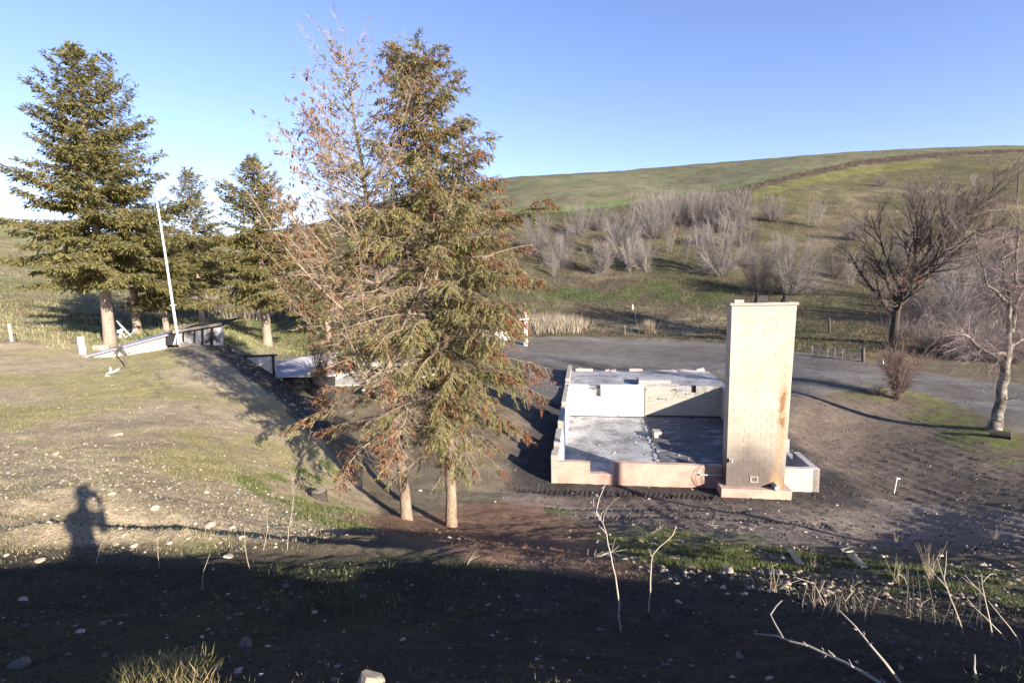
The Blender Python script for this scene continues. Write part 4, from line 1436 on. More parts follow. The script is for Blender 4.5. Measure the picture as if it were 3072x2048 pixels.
# birch leaning at the right edge: trunk drawn by hand, forking low
bb = on_ground(2985, 1290, 25)
tr, lb = MB(), MB()
By = bb[1]


def bl(px, py, dy=0.0):
    return at(px, py, By + dy) - bb


def hand(b, pts, r0, r1, sides=8):
    pts = np.array(pts)
    # resample with a little wander
    s = np.concatenate([[0], np.cumsum(np.linalg.norm(np.diff(pts, axis=0), axis=1))])
    q = np.linspace(0, s[-1], max(4, int(s[-1] / 0.35) + 2))
    P = np.stack([np.interp(q, s, pts[:, k]) for k in range(3)], 1)
    P[1:-1] += RNG.normal(0, 0.025, P[1:-1].shape)
    b.tube(P, np.linspace(r0, r1, len(P)), sides)
    return P


base_pts = [bl(2982, 1298), bl(2988, 1270), bl(3002, 1200), bl(3012, 1130), bl(3018, 1080), bl(3024, 1030)]
P0 = hand(tr, base_pts, 0.25, 0.17, 12)
tr.tube(np.array([bl(2978, 1302), bl(2988, 1262)]), [0.40, 0.23], 12)
limbs = [([bl(3024, 1034), bl(3030, 985), bl(3026, 930), bl(3030, 890), bl(3050, 850)], 0.13, 0.07), ([bl(3030, 1000), bl(3044, 960), bl(3046, 920, 0.4), bl(3066, 880, 0.6), bl(3090, 830, 0.8)], 0.12, 0.06),
         ([bl(3020, 905), bl(2990, 880, -0.5), bl(2960, 850, -0.9), bl(2950, 800, -1.2)], 0.075, 0.03), ([bl(2964, 1060), bl(2925, 1035, -0.6), bl(2905, 1008, -1.0), bl(2880, 1003, -1.4)], 0.08, 0.03),
         ([bl(3016, 1060), bl(2964, 1060, -0.2)], 0.09, 0.075), ([bl(3050, 850), bl(3046, 780, 0.2), bl(3056, 700, 0.3), bl(3062, 640, 0.4)], 0.07, 0.02), ([bl(3030, 890), bl(3010, 830, 0.5), bl(3006, 770, 0.9), bl(3020, 700, 1.2)], 0.06, 0.02),
         ([bl(3066, 880, 0.6), bl(3080, 800, 0.9), bl(3100, 720, 1.2)], 0.06, 0.02), ([bl(3030, 1040, 0), bl(3080, 1010, 0.6), bl(3130, 990, 1.2)], 0.06, 0.025), ([bl(2950, 800, -1.2), bl(2930, 760, -1.3), bl(2925, 700, -1.5)], 0.03, 0.012), ([bl(3000, 1210), bl(3030, 1195, -0.4), bl(3080, 1185, -0.8)], 0.028, 0.01)]
allp = []
for pts, r0, r1 in limbs:
    allp.append(hand(tr, pts, r0, r1, 7))
allp = np.concatenate(allp[:-1])
n = 520
src = allp[RNG.integers(0, len(allp), n)] + RNG.normal(0, 0.05, (n, 3))
d = unit(RNG.normal(0, 1, (n, 3)) + np.array([0, 0, -0.25]))
for lev in range(3):
    L = RNG.uniform(0.5, 1.3, len(src)) * (0.75 ** lev)
    e_ = src + d * L[:, None]
    lb.segs(src, e_, 0.010 * 0.7 ** lev, 0.006 * 0.7 ** lev, np.array((0.19, 0.14, 0.13))[None] * RNG.uniform(0.6, 1.6, (len(src), 1)))
    rep = np.repeat(np.arange(len(src)), 2)
    f = RNG.uniform(0.3, 1.0, len(rep))
    src, d = src[rep] + (e_ - src)[rep] * f[:, None], unit(d[rep] + RNG.normal(0, 0.55, (len(rep), 3)) + np.array([0, 0, -0.22]))
t = plant("birch_tree", "white-barked birch with a leaning trunk and twisted limbs at the roadside", "birch tree", bb, [("trunk", tr, m_birch, True), ("limbs", lb, m_twig, False)])
for c_ in t.children:
    if c_.name.split(".")[0] == "limbs":
        c_["kind"] = "stuff"


# --- leafless bushes of the hillside: six shapes, copied ---------------------------
_nat = {}


def bush_mesh(kind_, seed, stems, spread, col, twigs=9, h=1.0, thick=0.0075):
    """height-1 bush; returns a mesh"""
    rg = np.random.default_rng(seed)
    b = MB()
    p0s, p1s, r0s, r1s = [], [], [], []
    for i in range(stems):
        az, th = rg.uniform(0, 6.283), math.radians(spread) * rg.random() ** 0.55
        d = np.array([math.sin(th) * math.cos(az), math.sin(th) * math.sin(az), math.cos(th)])
        p = np.array([rg.normal(0, 0.04), rg.normal(0, 0.04), -0.03])
        L = rg.uniform(0.7, 1.08)
        r = thick * rg.uniform(0.7, 1.3)
        n = 5
        for k in range(n):
            d = d + rg.normal(0, 0.14, 3) + np.array([0, 0, 0.05 + 0.08 * (1 - d[2])])
            d /= np.linalg.norm(d)
            q = p + d * L / n
            p0s.append(p); p1s.append(q); r0s.append(r * (1 - 0.17 * k)); r1s.append(r * (1 - 0.17 * (k + 1)))
            if True:
                for j in range(int(twigs * 1.6) if k > 0 else twigs // 2):
                    td = d + rg.normal(0, 0.58, 3) + np.array([0, 0, 0.12])
                    td /= np.linalg.norm(td)
                    s = p + (q - p) * rg.random()
                    tl = rg.uniform(0.12, 0.34)
                    e = s + td * tl
                    p0s.append(s); p1s.append(e); r0s.append(r * 0.26); r1s.append(r * 0.14)
                    td2 = td + rg.normal(0, 0.45, 3)
                    td2 /= np.linalg.norm(td2)
                    s2 = s + td * tl * rg.uniform(0.3, 0.9)
                    p0s.append(s2); p1s.append(s2 + td2 * tl * 0.6); r0s.append(r * 0.18); r1s.append(r * 0.10)
            p = q
    c = np.array(col)[None] * rg.uniform(0.65, 1.35, (len(p0s), 1))
    b.segs(np.array(p0s), np.array(p1s), np.array(r0s), np.array(r1s), c)
    V_ = np.concatenate(b.v)
    _nat[kind_] = (2 * np.percentile(np.hypot(V_[:, 0], V_[:, 1]), 96), np.percentile(V_[:, 2], 99))
    return b.mesh("bush", m_twig)


GREY = (0.18, 0.158, 0.148)
_bm = {
    "wide": bush_mesh("wide", 1, 26, 84, GREY, 10), "round": bush_mesh("round", 2, 24, 88, (0.165, 0.145, 0.138), 11), "upright": bush_mesh("upright", 3, 9, 20, (0.30, 0.26, 0.23), 7, thick=0.009),
    "tree": bush_mesh("tree", 4, 15, 62, (0.20, 0.175, 0.162), 13, thick=0.011), "dark": bush_mesh("dark", 5, 24, 86, (0.125, 0.10, 0.095), 11), "burnt": bush_mesh("burnt", 7, 26, 24, (0.04, 0.034, 0.032), 5, thick=0.008), "red": bush_mesh("red", 6, 26, 26, (0.16, 0.11, 0.095), 8, thick=0.008),
}


def bush(kind, px, py, h_px, w_px, Yg, label, group="leafless bushes and small trees on the hillside"):
    p = on_ground(px, py, Yg)
    d = math.hypot(p[0], p[1])
    k = p[1] / FPX
    H, W = h_px * k, w_px * k
    nw, nh = _nat[kind]
    o = bpy.data.objects.new("bush", _bm[kind])
    COL.objects.link(o)
    o.location = p
    o.scale = (W / nw, W / nw, H / nh)
    o.rotation_euler.z = RNG.uniform(0, 6.28)
    tag(o, label, "bush", group)
    return o


for kind, px_, py_, h_, w_, Y_, lab in [
    ("wide", 1735, 706, 96, 82, 116, "grey leafless bush with its skirt fallen outward, under the field's lower edge"),
    ("round", 1797, 692, 74, 78, 118, "small rounded bush right beside the fallen-skirt bush under the field"),
    ("round", 1612, 765, 120, 100, 103, "tall grey bush against the fir's right-hand brown tips"),
    ("round", 1678, 800, 92, 104, 97, "low grey bush just right of the fir's brown tips"),
    ("tree", 1795, 826, 104, 96, 93, "single-stemmed round-headed bare tree, lowest left on the hillside"),
    ("tree", 1872, 790, 155, 112, 99, "tall loose bare tree in the middle of the hillside, left of the open patch"),
    ("upright", 1888, 815, 100, 46, 95, "slim two-stemmed bare tree in front of the tall loose one"),
    ("tree", 1936, 815, 92, 84, 95, "small spreading bare tree beside the slim two-stemmed tree"),
    ("round", 1966, 716, 84, 96, 112, "brownish bush at the lower left end of the thicket"),
    ("wide", 1940, 690, 92, 96, 118, "left end bush of the thicket under the field"),
    ("wide", 1996, 682, 96, 92, 120, "second bush of the thicket counting from its left end"),
    ("round", 2045, 676, 100, 92, 121, "middle bush of the thicket under the field"),
    ("wide", 2096, 680, 104, 98, 120, "purplish bush right of the thicket's middle"),
    ("round", 2142, 676, 96, 88, 122, "last small bush of the thicket before the big pale one"),
    ("wide", 2205, 694, 122, 128, 118, "big pale bush at the upper right end of the thicket"),
    ("wide", 2160, 826, 172, 182, 92, "largest fan-shaped grey bush, straight above the chimney's left corner"),
    ("upright", 2054, 792, 104, 36, 97, "lone thin sapling on the open patch of hillside"),
    ("dark", 2280, 884, 138, 112, 74, "dark bush right behind the chimney's top"),
    ("round", 2372, 884, 172, 176, 73, "wide tangled bush right of the dark one behind the chimney"),
    ("round", 2318, 664, 78, 80, 118, "round pale bush alone above the wide tangled bush"),
    ("upright", 2452, 684, 90, 46, 112, "white-stemmed clump alone on the open slope"),
    ("upright", 2424, 678, 64, 20, 113, "single white stem left of the white-stemmed clump"),
    ("dark", 2508, 835, 80, 80, 80, "low dark bush left of the big leafless tree"),
    ("upright", 2553, 858, 100, 44, 74, "grey sapling touching the big leafless tree's left limbs"),
    ("wide", 2860, 985, 200, 190, 55, "grey thicket bush between the big leafless tree and the birch"),
    ("wide", 2770, 960, 150, 150, 60, "low grey bush right of the big leafless tree's trunk"),
    ("round", 2960, 930, 210, 180, 62, "tall grey bush behind the birch's fork"),
    ("wide", 3050, 960, 190, 150, 58, "grey bush cut by the right edge behind the birch"),
    ("dark", 2820, 1062, 100, 120, 47, "dark bramble on the bank left of the birch"),
    ("wide", 2930, 1080, 110, 150, 44, "tangled brush at the foot of the bank beside the birch trunk"),
    ("dark", 3040, 1090, 120, 130, 42, "dark brush right of the birch trunk on the bank"),
    ("round", 2640, 560, 34, 34, 148, "tiny bush high on the open hillside"),
    ("upright", 2920, 560, 40, 22, 140, "pale sapling high on the hillside at the right"),
    ("upright", 2800, 590, 36, 24, 130, "short pale sapling near the top of the big leafless tree"),
    ("round", 1700, 742, 60, 70, 108, "small grey bush below the fallen-skirt bush"),
    ("round", 1850, 730, 66, 76, 110, "small bush between the rounded bush and the brownish one"),
    ("wide", 2100, 735, 60, 70, 109, "low bush in the shade under the thicket's right half"),
    ("upright", 2010, 760, 70, 34, 103, "thin pale sapling left of the lone one on the open patch"),
    ("upright", 1660, 830, 70, 40, 92, "slim sapling low beside the fir's brown tips"),
    ("dark", 2235, 740, 50, 80, 109, "dark low bush right of the largest fan-shaped bush"),
    ("round", 2260, 800, 76, 84, 95, "grey bush right of the largest fan-shaped bush's foot"),
    ("upright", 2330, 760, 70, 30, 102, "thin white stem above the wide tangled bush"),
    ("round", 2560, 720, 60, 80, 100, "grey bush showing through the big leafless tree's left limbs"),
    ("wide", 2720, 800, 110, 130, 84, "grey bush behind the big leafless tree's right limbs"),
    ("wide", 2840, 840, 130, 150, 78, "grey bush right of the big leafless tree, farther up the bank"),
    ("wide", 860, 905, 84, 130, 78, "grey-brown bush left of the half-bare fir, above the lawn"),
    ("wide", 960, 880, 100, 130, 84, "grey bush behind the half-bare fir's lower twigs"),
    ("round", 560, 930, 70, 110, 70, "pale bush between the spruces' trunks"),
    ("wide", 740, 920, 80, 120, 72, "pale brush behind the lawn spruce's trunk"),
    ("dark", 1015, 668, 56, 80, 176, "dark bush on the skyline left of the half-bare fir"),
    ("dark", 1090, 640, 66, 90, 186, "second dark skyline bush behind the half-bare fir"),
    ("dark", 930, 720, 40, 70, 165, "small dark bush below the skyline on the left"),
    ("wide", 1130, 860, 110, 150, 88, "grey bush seen through the half-bare fir's middle"),
]:
    bush(kind, px_, py_, h_, w_, Y_, lab)
# nearer bushes
tg_ = "bushes near the yard"
bush("red", 2688, 1196, 172, 150, 30.5, "red-brown many-stemmed bush on the grass strip beside the road", tg_)
bush("dark", 2632, 1186, 30, 58, 31.5, "low black burnt bush left of the red-brown many-stemmed bush", tg_)
bush("burnt", 968, 1215, 235, 100, 25, "tall burnt bush with black stems in front of the low shingled roof", tg_)
# ------------------------------------------------------------------ sunken shed, low roof, retaining wall, pool
m_roof = mat("tin_roof", (0.36, 0.36, 0.44), 0.45, n1=(1.2, 0.12), tint=((0.07, 0.065, 0.07), 1.6, 0.58, 0.72), metal=0.3, spec=0.4)
m_cream = mat("cream_siding", (0.66, 0.56, 0.43), 0.8, n1=(1.5, 0.10), n2=(9, 0.06))
m_burnpanel = mat("half_burnt_panel", (0.55, 0.52, 0.47), 0.85, n1=(3, 0.2), tint=((0.05, 0.045, 0.042), 1.7, 0.46, 0.60))
m_stucco = mat("stucco", (0.50, 0.455, 0.37), 0.9, n1=(1.5, 0.10), n2=(12, 0.08), bump=(20, 0.006))
m_shingle = mat("grey_shingles", (0.40, 0.385, 0.40), 0.9, n1=(2, 0.10), n2=(14, 0.15))
m_pool = mat("pool_concrete", (0.47, 0.44, 0.39), 0.85, n1=(1.5, 0.12), n2=(9, 0.12))
m_deckboard = mat("pale_deck", (0.40, 0.36, 0.31), 0.85, n1=(2, 0.15), n2=(20, 0.15))
m_water = mat("pool_water", (0.012, 0.018, 0.022), 0.06, spec=0.6)
m_pvc = mat("white_plastic", (0.80, 0.80, 0.80), 0.45, spec=0.4)
m_dishm = mat("dish_enamel", (0.62, 0.63, 0.66), 0.4, spec=0.4)
m_galv = mat("galvanised_pipe", (0.62, 0.63, 0.65), 0.45, metal=0.2, spec=0.4)
m_postwood = mat("dark_post_wood", (0.10, 0.085, 0.075), 0.9, n1=(3, 0.2), n2=(30, 0.3))
m_palewood = mat("pale_wood", (0.42, 0.35, 0.27), 0.85, n1=(3, 0.15), n2=(40, 0.2))
m_gate = mat("weathered_gate_paint", (0.46, 0.40, 0.33), 0.6, n1=(5, 0.2), metal=0.2)


def quadbox(b, c4, th, col=(1, 1, 1)):
    """thick panel from four corners (counter-clockwise seen from the front)"""
    c = np.array(c4, float)
    n = np.cross(c[1] - c[0], c[3] - c[0])
    n = n / np.linalg.norm(n) * th
    b.add(np.concatenate([c, c - n]), [[0, 1, 2, 3], [7, 6, 5, 4], [0, 4, 5, 1], [1, 5, 6, 2], [2, 6, 7, 3], [3, 7, 4, 0]], col)
    return b


def wthing(name, label, cat, loc, parts, group=None):
    """thing whose parts were drawn in world space"""
    t = thing(name, label, cat, tuple(loc), group)
    for p in parts:
        pn, b, m = p[:3]
        o = b.obj(pn, m, t, smooth=len(p) > 3 and p[3])
    return t


SY = 29.5                                            # front face of the shed
shed = thing("shed", "low half-buried shed with a tin roof sloping to the ground and a charred right end", "shed", tuple(at(480, 1050, SY)))
b = MB(); quadbox(b, [at(245, 1086, SY), at(497, 1060, SY), at(497, 1004, SY), at(247, 1078, SY)], 0.12); b.obj("side_wall", m_cream, shed)
b = MB(); quadbox(b, [at(176, 1090, SY - 0.25), at(500, 1003, SY - 0.25), at(500, 1000, SY - 0.25) + (0, 2.3, 0.30), at(176, 1086, SY - 0.25) + (0, 2.3, 0.12)], 0.09); roof_o = b.obj("roof", m_roof, shed)
b = MB(); quadbox(b, [at(498, 1001, SY - 0.2), at(662, 973, SY - 0.2), at(662, 965, SY - 0.2) + (0, 2.4, 0.1), at(498, 992, SY - 0.2) + (0, 2.4, 0.1)], 0.06); tag(b.obj("roof", m_char, shed), "charred right-hand end of the roof")
b = MB(); quadbox(b, [at(518, 1000, SY - 0.22), at(664, 975, SY - 0.22), at(664, 967, SY - 0.22), at(518, 992, SY - 0.22)], 0.05); b.obj("fascia", m_wood, shed)
xs = [(503, 520, m_char), (524, 548, m_burnpanel), (550, 581, m_burnpanel), (584, 603, m_conc), (611, 630, m_burnpanel), (640, 662, m_burnpanel)]
for x0, x1, m in xs:
    yt0, yt1 = np.interp([x0, x1], [498, 664], [1001, 975])
    b = MB(); quadbox(b, [at(x0, 1036, SY), at(x1, 1034, SY), at(x1, yt1 + 5, SY), at(x0, yt0 + 5, SY)], 0.05); b.obj("wall_panel", m, shed)
for x0 in (498, 521.5, 549, 582.5, 606, 634, 665):
    yt = np.interp(x0, [498, 664], [1001, 975])
    b = MB(); quadbox(b, [at(x0 - 2, 1036, SY - 0.05), at(x0 + 2, 1036, SY - 0.05), at(x0 + 2, yt + 2, SY - 0.05), at(x0 - 2, yt + 2, SY - 0.05)], 0.12); b.obj("post", m_char if x0 < 660 else m_steel, shed)
b = MB(); quadbox(b, [at(500, 1034, SY + 1.9), at(668, 1030, SY + 1.9), at(668, 972, SY + 1.9), at(500, 1000, SY + 1.9)], 0.1); tag(b.obj("back_wall", m_char, shed))
b = MB(); b.box(at(540, 1036, SY - 0.35) - (0.0, 0.1, 0.1), at(600, 1029, SY - 0.35) + (0, 0.1, 0)); b.obj("sill_beam", m_wood, shed)

# retaining wall below it and the low shingled building
WY = 27.6
b = MB()
quadbox(b, [at(700, 1110, WY + 0.5), at(827, 1180, WY), at(818, 1067, WY), at(700, 1071, WY + 0.5)], 0.22)
b2 = MB(); quadbox(b2, [at(696, 1074, WY + 0.45), at(822, 1068, WY - 0.06), at(821.5, 1064, WY - 0.06), at(696, 1069, WY + 0.45)], 0.3)
b3 = MB(); quadbox(b3, [at(822, 1180, WY - 0.05), at(827, 1180, WY - 0.05), at(820, 1066, WY - 0.05), at(815, 1066, WY - 0.05)], 0.1)
wthing("retaining_wall", "cream stucco retaining wall with a charred top edge, between mound and low roof", "wall", at(770, 1110, WY), [("wall", b, m_stucco), ("charred_cap", b2, m_char), ("corner_post", b3, m_char)])
e0, e1, e2_, e3 = at(826, 1127, 27.0), at(1006, 1124, 27.4), at(1000, 1050, 33.0), at(930, 1052, 33.0)
low = thing("low_building", "low building with a grey shingled roof sloping to the front, behind the burnt bush", "building", tuple(at(900, 1130, 28)))
b = MB(); quadbox(b, [e0, e1, at(1010, 1056, 33), at(826, 1082, 30.5)], 0.10); lroof = b.obj("roof", m_shingle, low)
b = MB()
for k in range(15):
    f0, f1 = k / 15, (k + 0.9) / 15
    L0, L1 = e0 + (at(826, 1082, 30.5) - e0) * f0, e0 + (at(826, 1082, 30.5) - e0) * f1
    R0, R1 = e1 + (at(1010, 1056, 33) - e1) * f0, e1 + (at(1010, 1056, 33) - e1) * f1
    up = np.array([0, 0, 0.03])
    quadbox(b, [L0 + up * 1.2, R0 + up * 1.2, R1 + up * 0.4, L1 + up * 0.4], 0.02)
o_ = b.obj("shingle_courses", m_shingle, lroof); o_["kind"] = "stuff"
b = MB(); quadbox(b, [at(828, 1190, 27.4), at(1004, 1190, 27.7), at(1004, 1122, 27.7), at(828, 1126, 27.4)], 0.15); b.obj("front_wall", m_char, low)
b = MB(); quadbox(b, [at(829, 1150, 27.35), at(848, 1150, 27.35), at(848, 1130, 27.35), at(829, 1130, 27.35)], 0.06); b.obj("panel", m_stucco, low)

# pool
pz = POOL_Z
pool = thing("swimming_pool", "empty-looking concrete pool with a pale rim and dark water, behind the half-bare fir", "pool", (POOL_X, POOL_Y, pz))
pp = [np.array([x, y, 0.0]) for x, y in POOL_POLY]
n_ = len(pp)
for i in range(n_):
    p, q = pp[i], pp[(i + 1) % n_]
    t = unit(q - p)
    nrm = np.array([t[1], -t[0], 0])            # outward (polygon is counter-clockwise seen from above)
    b = MB(); b.add(np.array([p - nrm * .02 + (0, 0, pz - 1.3), q - nrm * .02 + (0, 0, pz - 1.3), q - nrm * .02 + (0, 0, pz + 0.02), p - nrm * .02 + (0, 0, pz + 0.02), p + nrm * 0.18 + (0, 0, pz - 1.3), q + nrm * 0.18 + (0, 0, pz - 1.3), q + nrm * 0.18 + (0, 0, pz + 0.02), p + nrm * 0.18 + (0, 0, pz + 0.02)]), [[3, 2, 1, 0], [4, 5, 6, 7], [0, 4, 7, 3], [1, 2, 6, 5], [2, 3, 7, 6]]); b.obj("pool_wall", m_pool, pool)
    b = MB(); quadbox(b, [p - nrm * .08 + (0, 0, pz + 0.10), p + nrm * 0.75 + (0, 0, pz + 0.08), q + nrm * 0.75 + (0, 0, pz + 0.08), q - nrm * .08 + (0, 0, pz + 0.10)], 0.075); b.obj("coping", m_pool, pool)
cen = sum(pp) / n_
b = MB(); b.add([pp[i] + (0, 0, pz - 0.72) for i in range(n_)], [list(range(n_))]); b.obj("water", m_water, pool)
b = MB(); b.add([pp[i] + (0, 0, pz - 1.28) for i in range(n_)], [list(range(n_))]); b.obj("pool_floor", m_soot, pool)
b = MB(); d0 = [at(1082, 1182, 33.0), at(1165, 1176, 32.5), at(1165, 1128, 36.0), at(1120, 1138, 36.0)]
b = MB(); quadbox(b, [np.array([*p[:2], pz + 0.16]) for p in (atz(1086, 1176, pz), atz(1160, 1176, pz), atz(1172, 1134, pz), atz(1128, 1143, pz))], 0.1)
o_ = b.obj("deck_slab", m_deckboard, loc=tuple(atz(1125, 1160, pz))); tag(o_, "pale deck slab at the near corner of the pool", "deck")

# ------------------------------------------------------------------ dish, antenna mast, vent pipe, posts
DY = 26.0
foot = on_ground(377, 1102, DY)
DY = foot[1]
dish = thing("satellite_dish", "grey satellite dish tilted up to the right on a dark pole standing on the mound", "satellite dish", tuple(foot))
b = MB(); b.tube([at(378, 1110, DY), at(370, 1055, DY), at(361.5, 1012, DY)], 0.036, 8); b.obj("pole", m_postwood, dish)
dc = at(370, 987, DY)
dn = unit(np.array([0.63, 0.47, 0.50]))
du = unit(np.cross(dn, np.array([0, 1.0, 0])))
dv = np.cross(dn, du)
b = MB(); v, f = [], []
R_ = 0.50
for i in range(8):
    r = R_ * i / 7
    for k in range(28):
        a = 6.28318 * k / 28
        v.append(dc + dn * (0.30 * r * r - 0.02) + (du * math.cos(a) * 1.05 + dv * math.sin(a)) * r)
f = [[i * 28 + k, i * 28 + (k + 1) % 28, (i + 1) * 28 + (k + 1) % 28, (i + 1) * 28 + k] for i in range(7) for k in range(28)]
v2 = [p - dn * 0.02 for p in v]
b.add(v, f); b.add(v2, [g[::-1] for g in f]); k0 = 7 * 28
b.add([v[k0 + k] for k in range(28)] + [v2[k0 + k] for k in range(28)], [[k, (k + 1) % 28, 28 + (k + 1) % 28, 28 + k] for k in range(28)])
b.obj("reflector", m_dishm, dish, smooth=True)
b = MB(); b.tube([dc - dn * 0.02, dc - dn * 0.16], [0.09, 0.07], 8); b.tube([dc - dn * 0.14, at(361, 1012, DY)], [0.06, 0.05], 8); b.box(dc - dn * 0.2 - 0.07, dc - dn * 0.2 + 0.07); b.obj("mount", m_dishm, dish)
b = MB(); low_ = dc - du * 0.0 + dn * 0.03
edge = at(377, 1012, DY); tipp = at(416, 990, DY) + (0, -0.25, 0)
b.tube([dc - dn * 0.12, edge, tipp], 0.018, 6); b.obj("feed_arm", m_dishm, dish)
b = MB(); b.tube([tipp, tipp + unit(dc - tipp) * 0.14], [0.05, 0.035], 8); b.obj("receiver", m_dishm, dish)

MY = 29.2
mf = at(537, 1034, MY)
mast = thing("antenna_mast", "tall thin white pole leaning left above the shed roof, with a small crossbar", "pole", tuple(mf))
b = MB(); b.tube([mf, at(520, 925, MY), at(497, 770, MY), at(464.5, 564, MY)], [0.075, 0.07, 0.055, 0.045], 8); b.obj("pole", m_galv, mast)
b = MB(); b.tube([at(510.5, 916, MY), at(528.5, 914, MY)], 0.032, 6); b.obj("crossbar", m_galv, mast)
for q in ((551, 1032), (520, 1034)):
    b = MB(); b.tube([at(531, 1000, MY), at(*q, MY - 0.2)], 0.025, 5); b.obj("stay", m_galv, mast)

p0 = on_ground(248, 1062, 33)
b = MB(); q = 20; b.tube([p0 + (0.02, 0, -0.15), at(241, 1013, p0[1])], 0.155, q); b.tube([at(241, 1013, p0[1]), at(240.6, 1010.5, p0[1])], [0.165, 0.165], q)
o_ = b.obj("vent_pipe", m_pvc, smooth=False, loc=tuple(p0)); tag(o_, "short fat white vent pipe leaning left of the shed roof", "pipe")
p0 = on_ground(303, 1050, 33.5)
b = MB()
for lo, hi in (((-0.36, -0.2, -0.1), (0.36, -0.14, 0.3)), ((-0.36, 0.14, -0.1), (0.36, 0.2, 0.3)), ((-0.36, -0.14, -0.1), (-0.30, 0.14, 0.3)), ((0.30, -0.14, -0.1), (0.36, 0.14, 0.3))):
    b.box(np.array(lo) + p0, np.array(hi) + p0)
b2 = MB(); b2.box(p0 + (-0.3, -0.14, 0.1), p0 + (0.3, 0.14, 0.22))
b3 = MB(); n = 30; s0 = p0 + np.stack([RNG.uniform(-.28, .28, n), RNG.uniform(-.1, .1, n), np.full(n, 0.2)], 1); b3.segs(s0, s0 + np.stack([RNG.normal(0, .1, n), RNG.normal(0, .05, n), RNG.uniform(.1, .35, n)], 1), 0.008, 0.004, (0.25, 0.2, 0.12))
t_ = wthing("planter", "pale wooden planter box with dry weeds at the foot of the tallest spruce", "planter", p0, [("box", b, m_palewood), ("soil", b2, m_soot), ("dry_weeds", b3, m_twig)]); t_.children[2]["kind"] = "stuff"
for (x0, y0, x1, y1, w, Yg, m, nm, lab) in [
    (36, 1024, 27, 970, 0.085, 35, m_palewood, "fence_post", "pale leaning fence post on the grass at the far left edge"),
    (43, 1024, 44, 1005, 0.06, 35.4, m_postwood, "fence_post", "short dark stub beside the pale leaning fence post"),
    (2488, 1000, 2486, 953, 0.16, 50, m_postwood, "gate_post", "dark square post standing on the grass behind the chimney and gate"),
    (3051, 606, 3058, 492, 0.17, 116, m_postwood, "utility_pole", "dark utility pole high on the hillside at the right edge"),
    (1897, 928, 1897, 913, 0.16, 75, m_palewood, "stub_post", "short pinkish stub post on the creek bank"),
    (1875, 1004, 1875, 973, 0.035, 62, m_palewood, "marker_stake", "thin stake at the edge of the gravel yard"),
    (2650, 1100, 2649, 1078, 0.05, 43, m_pvc, "marker_stake", "small white stake on the verge right of the gate"),
    (1906, 960, 1906, 930, 0.035, 70, m_palewood, "marker_stake", "thin upright stick on the creek bank right of the stub post"),
]:
    p0 = on_ground(x0, y0, Yg)
    b = MB(); top = at(x1, y1, p0[1]); sd = 4 if w > 0.1 and nm == "gate_post" else 7
    b.tube([p0 + (0, 0, -0.15), (p0 + top) / 2, top], [w * 1.03, w, w * 0.94] if nm != "utility_pole" else [w, w * 0.85, w * 0.7], sd)
    if nm == "utility_pole":
        b.tube([top + (-0.55, 0, -0.4), top + (0.55, 0, -0.36)], 0.06, 5)
    o_ = b.obj(nm, m, loc=tuple(p0)); tag(o_, lab, "pole" if nm == "utility_pole" else ("stake" if "stake" in nm else "post"))
# the pole beside the photographer, just out of the picture, whose long shadow runs to the pink wall
_w0 = hp(np.array([2.68, 0.0, -0.9]))
_dh = SUN_TO[:2] / np.hypot(*SUN_TO[:2])
_pp = np.array([*(_w0[:2] + _dh * 17.5), 0.0]); _pp[2] = float(ground_z(_pp[0], _pp[1]))
b = MB(); b.tube([_pp + (0, 0, -0.5), _pp + (0, 0, 4), _pp + (0.05, 0, 8.6)], [0.15, 0.135, 0.11], 12); b2 = MB(); b2.box(_pp + (-1.1, -0.06, 7.9), _pp + (1.1, 0.06, 8.02)); b3 = MB()
for dx in (-1.0, -0.45, 0.45, 1.0):
    b3.tube([_pp + (dx, 0, 8.02), _pp + (dx, 0, 8.16)], [0.03, 0.045], 8)
t_ = wthing("utility_pole", "tall wooden utility pole whose thin shadow crosses the soil to the pink wall", "pole", _pp, [("shaft", b, m_postwood), ("crossarm", b2, m_postwood), ("insulators", b3, m_white)])
t_.children[2]["kind"] = "stuff"
# row of small fence stakes high on the right
for k, (x0, y0) in enumerate(((2756, 605), (2790, 592), (2828, 583), (2862, 600), (2905, 598), (2940, 604), (2972, 602), (3006, 605), (3030, 606))):
    p0 = on_ground(x0, y0, 118)
    b = MB(); b.tube([p0 + (0, 0, -0.1), p0 + (RNG.normal(0, .05), 0, RNG.uniform(1.1, 1.9))], 0.05, 4)
    o_ = b.obj("fence_stake", m_palewood, loc=tuple(p0)); tag(o_, "thin pale fence stake in a row below the utility pole", "stake", "pale fence stakes along the top of the hillside")

# ------------------------------------------------------------------ gate of metal tubes
g0, g1 = on_ground(2437, 1066, 47), on_ground(2585, 1085, 44)
gate = thing("field_gate", "metal tube field gate standing closed at the edge of the yard, with two pale braces", "gate", tuple(g0))
GYl, GYr = g0[1], g1[1]
lt, lbm, rt, rbm = at(2437, 1038, GYl), at(2434, 1064, GYl), at(2585, 1052, GYr), at(2584, 1084, GYr)
for f in (0.0, 0.27, 0.50, 0.72, 0.97):
    b = MB(); b.tube([lt + (lbm - lt) * f, rt + (rbm - rt) * f], 0.028, 6); b.obj("rail", m_gate, gate)
for f in (0.0, 0.33, 0.48, 0.63, 1.0):
    b = MB(); a0, a1 = lt + (rt - lt) * f, lbm + (rbm - lbm) * f; b.tube([a0 + (0, -0.03, 0.02), a1 + (0, -0.03, -0.04)], 0.026, 6); b.obj("upright", m_gate, gate)
for f0, f1 in ((0.50, 0.66), (0.80, 0.98)):
    b = MB(); a0, a1 = lbm + (rbm - lbm) * f0, lt + (rt - lt) * f1; b.tube([a0 + (0, -0.07, 0), a1 + (0, -0.07, 0)], 0.045, 4); b.obj("brace", m_palewood, gate)
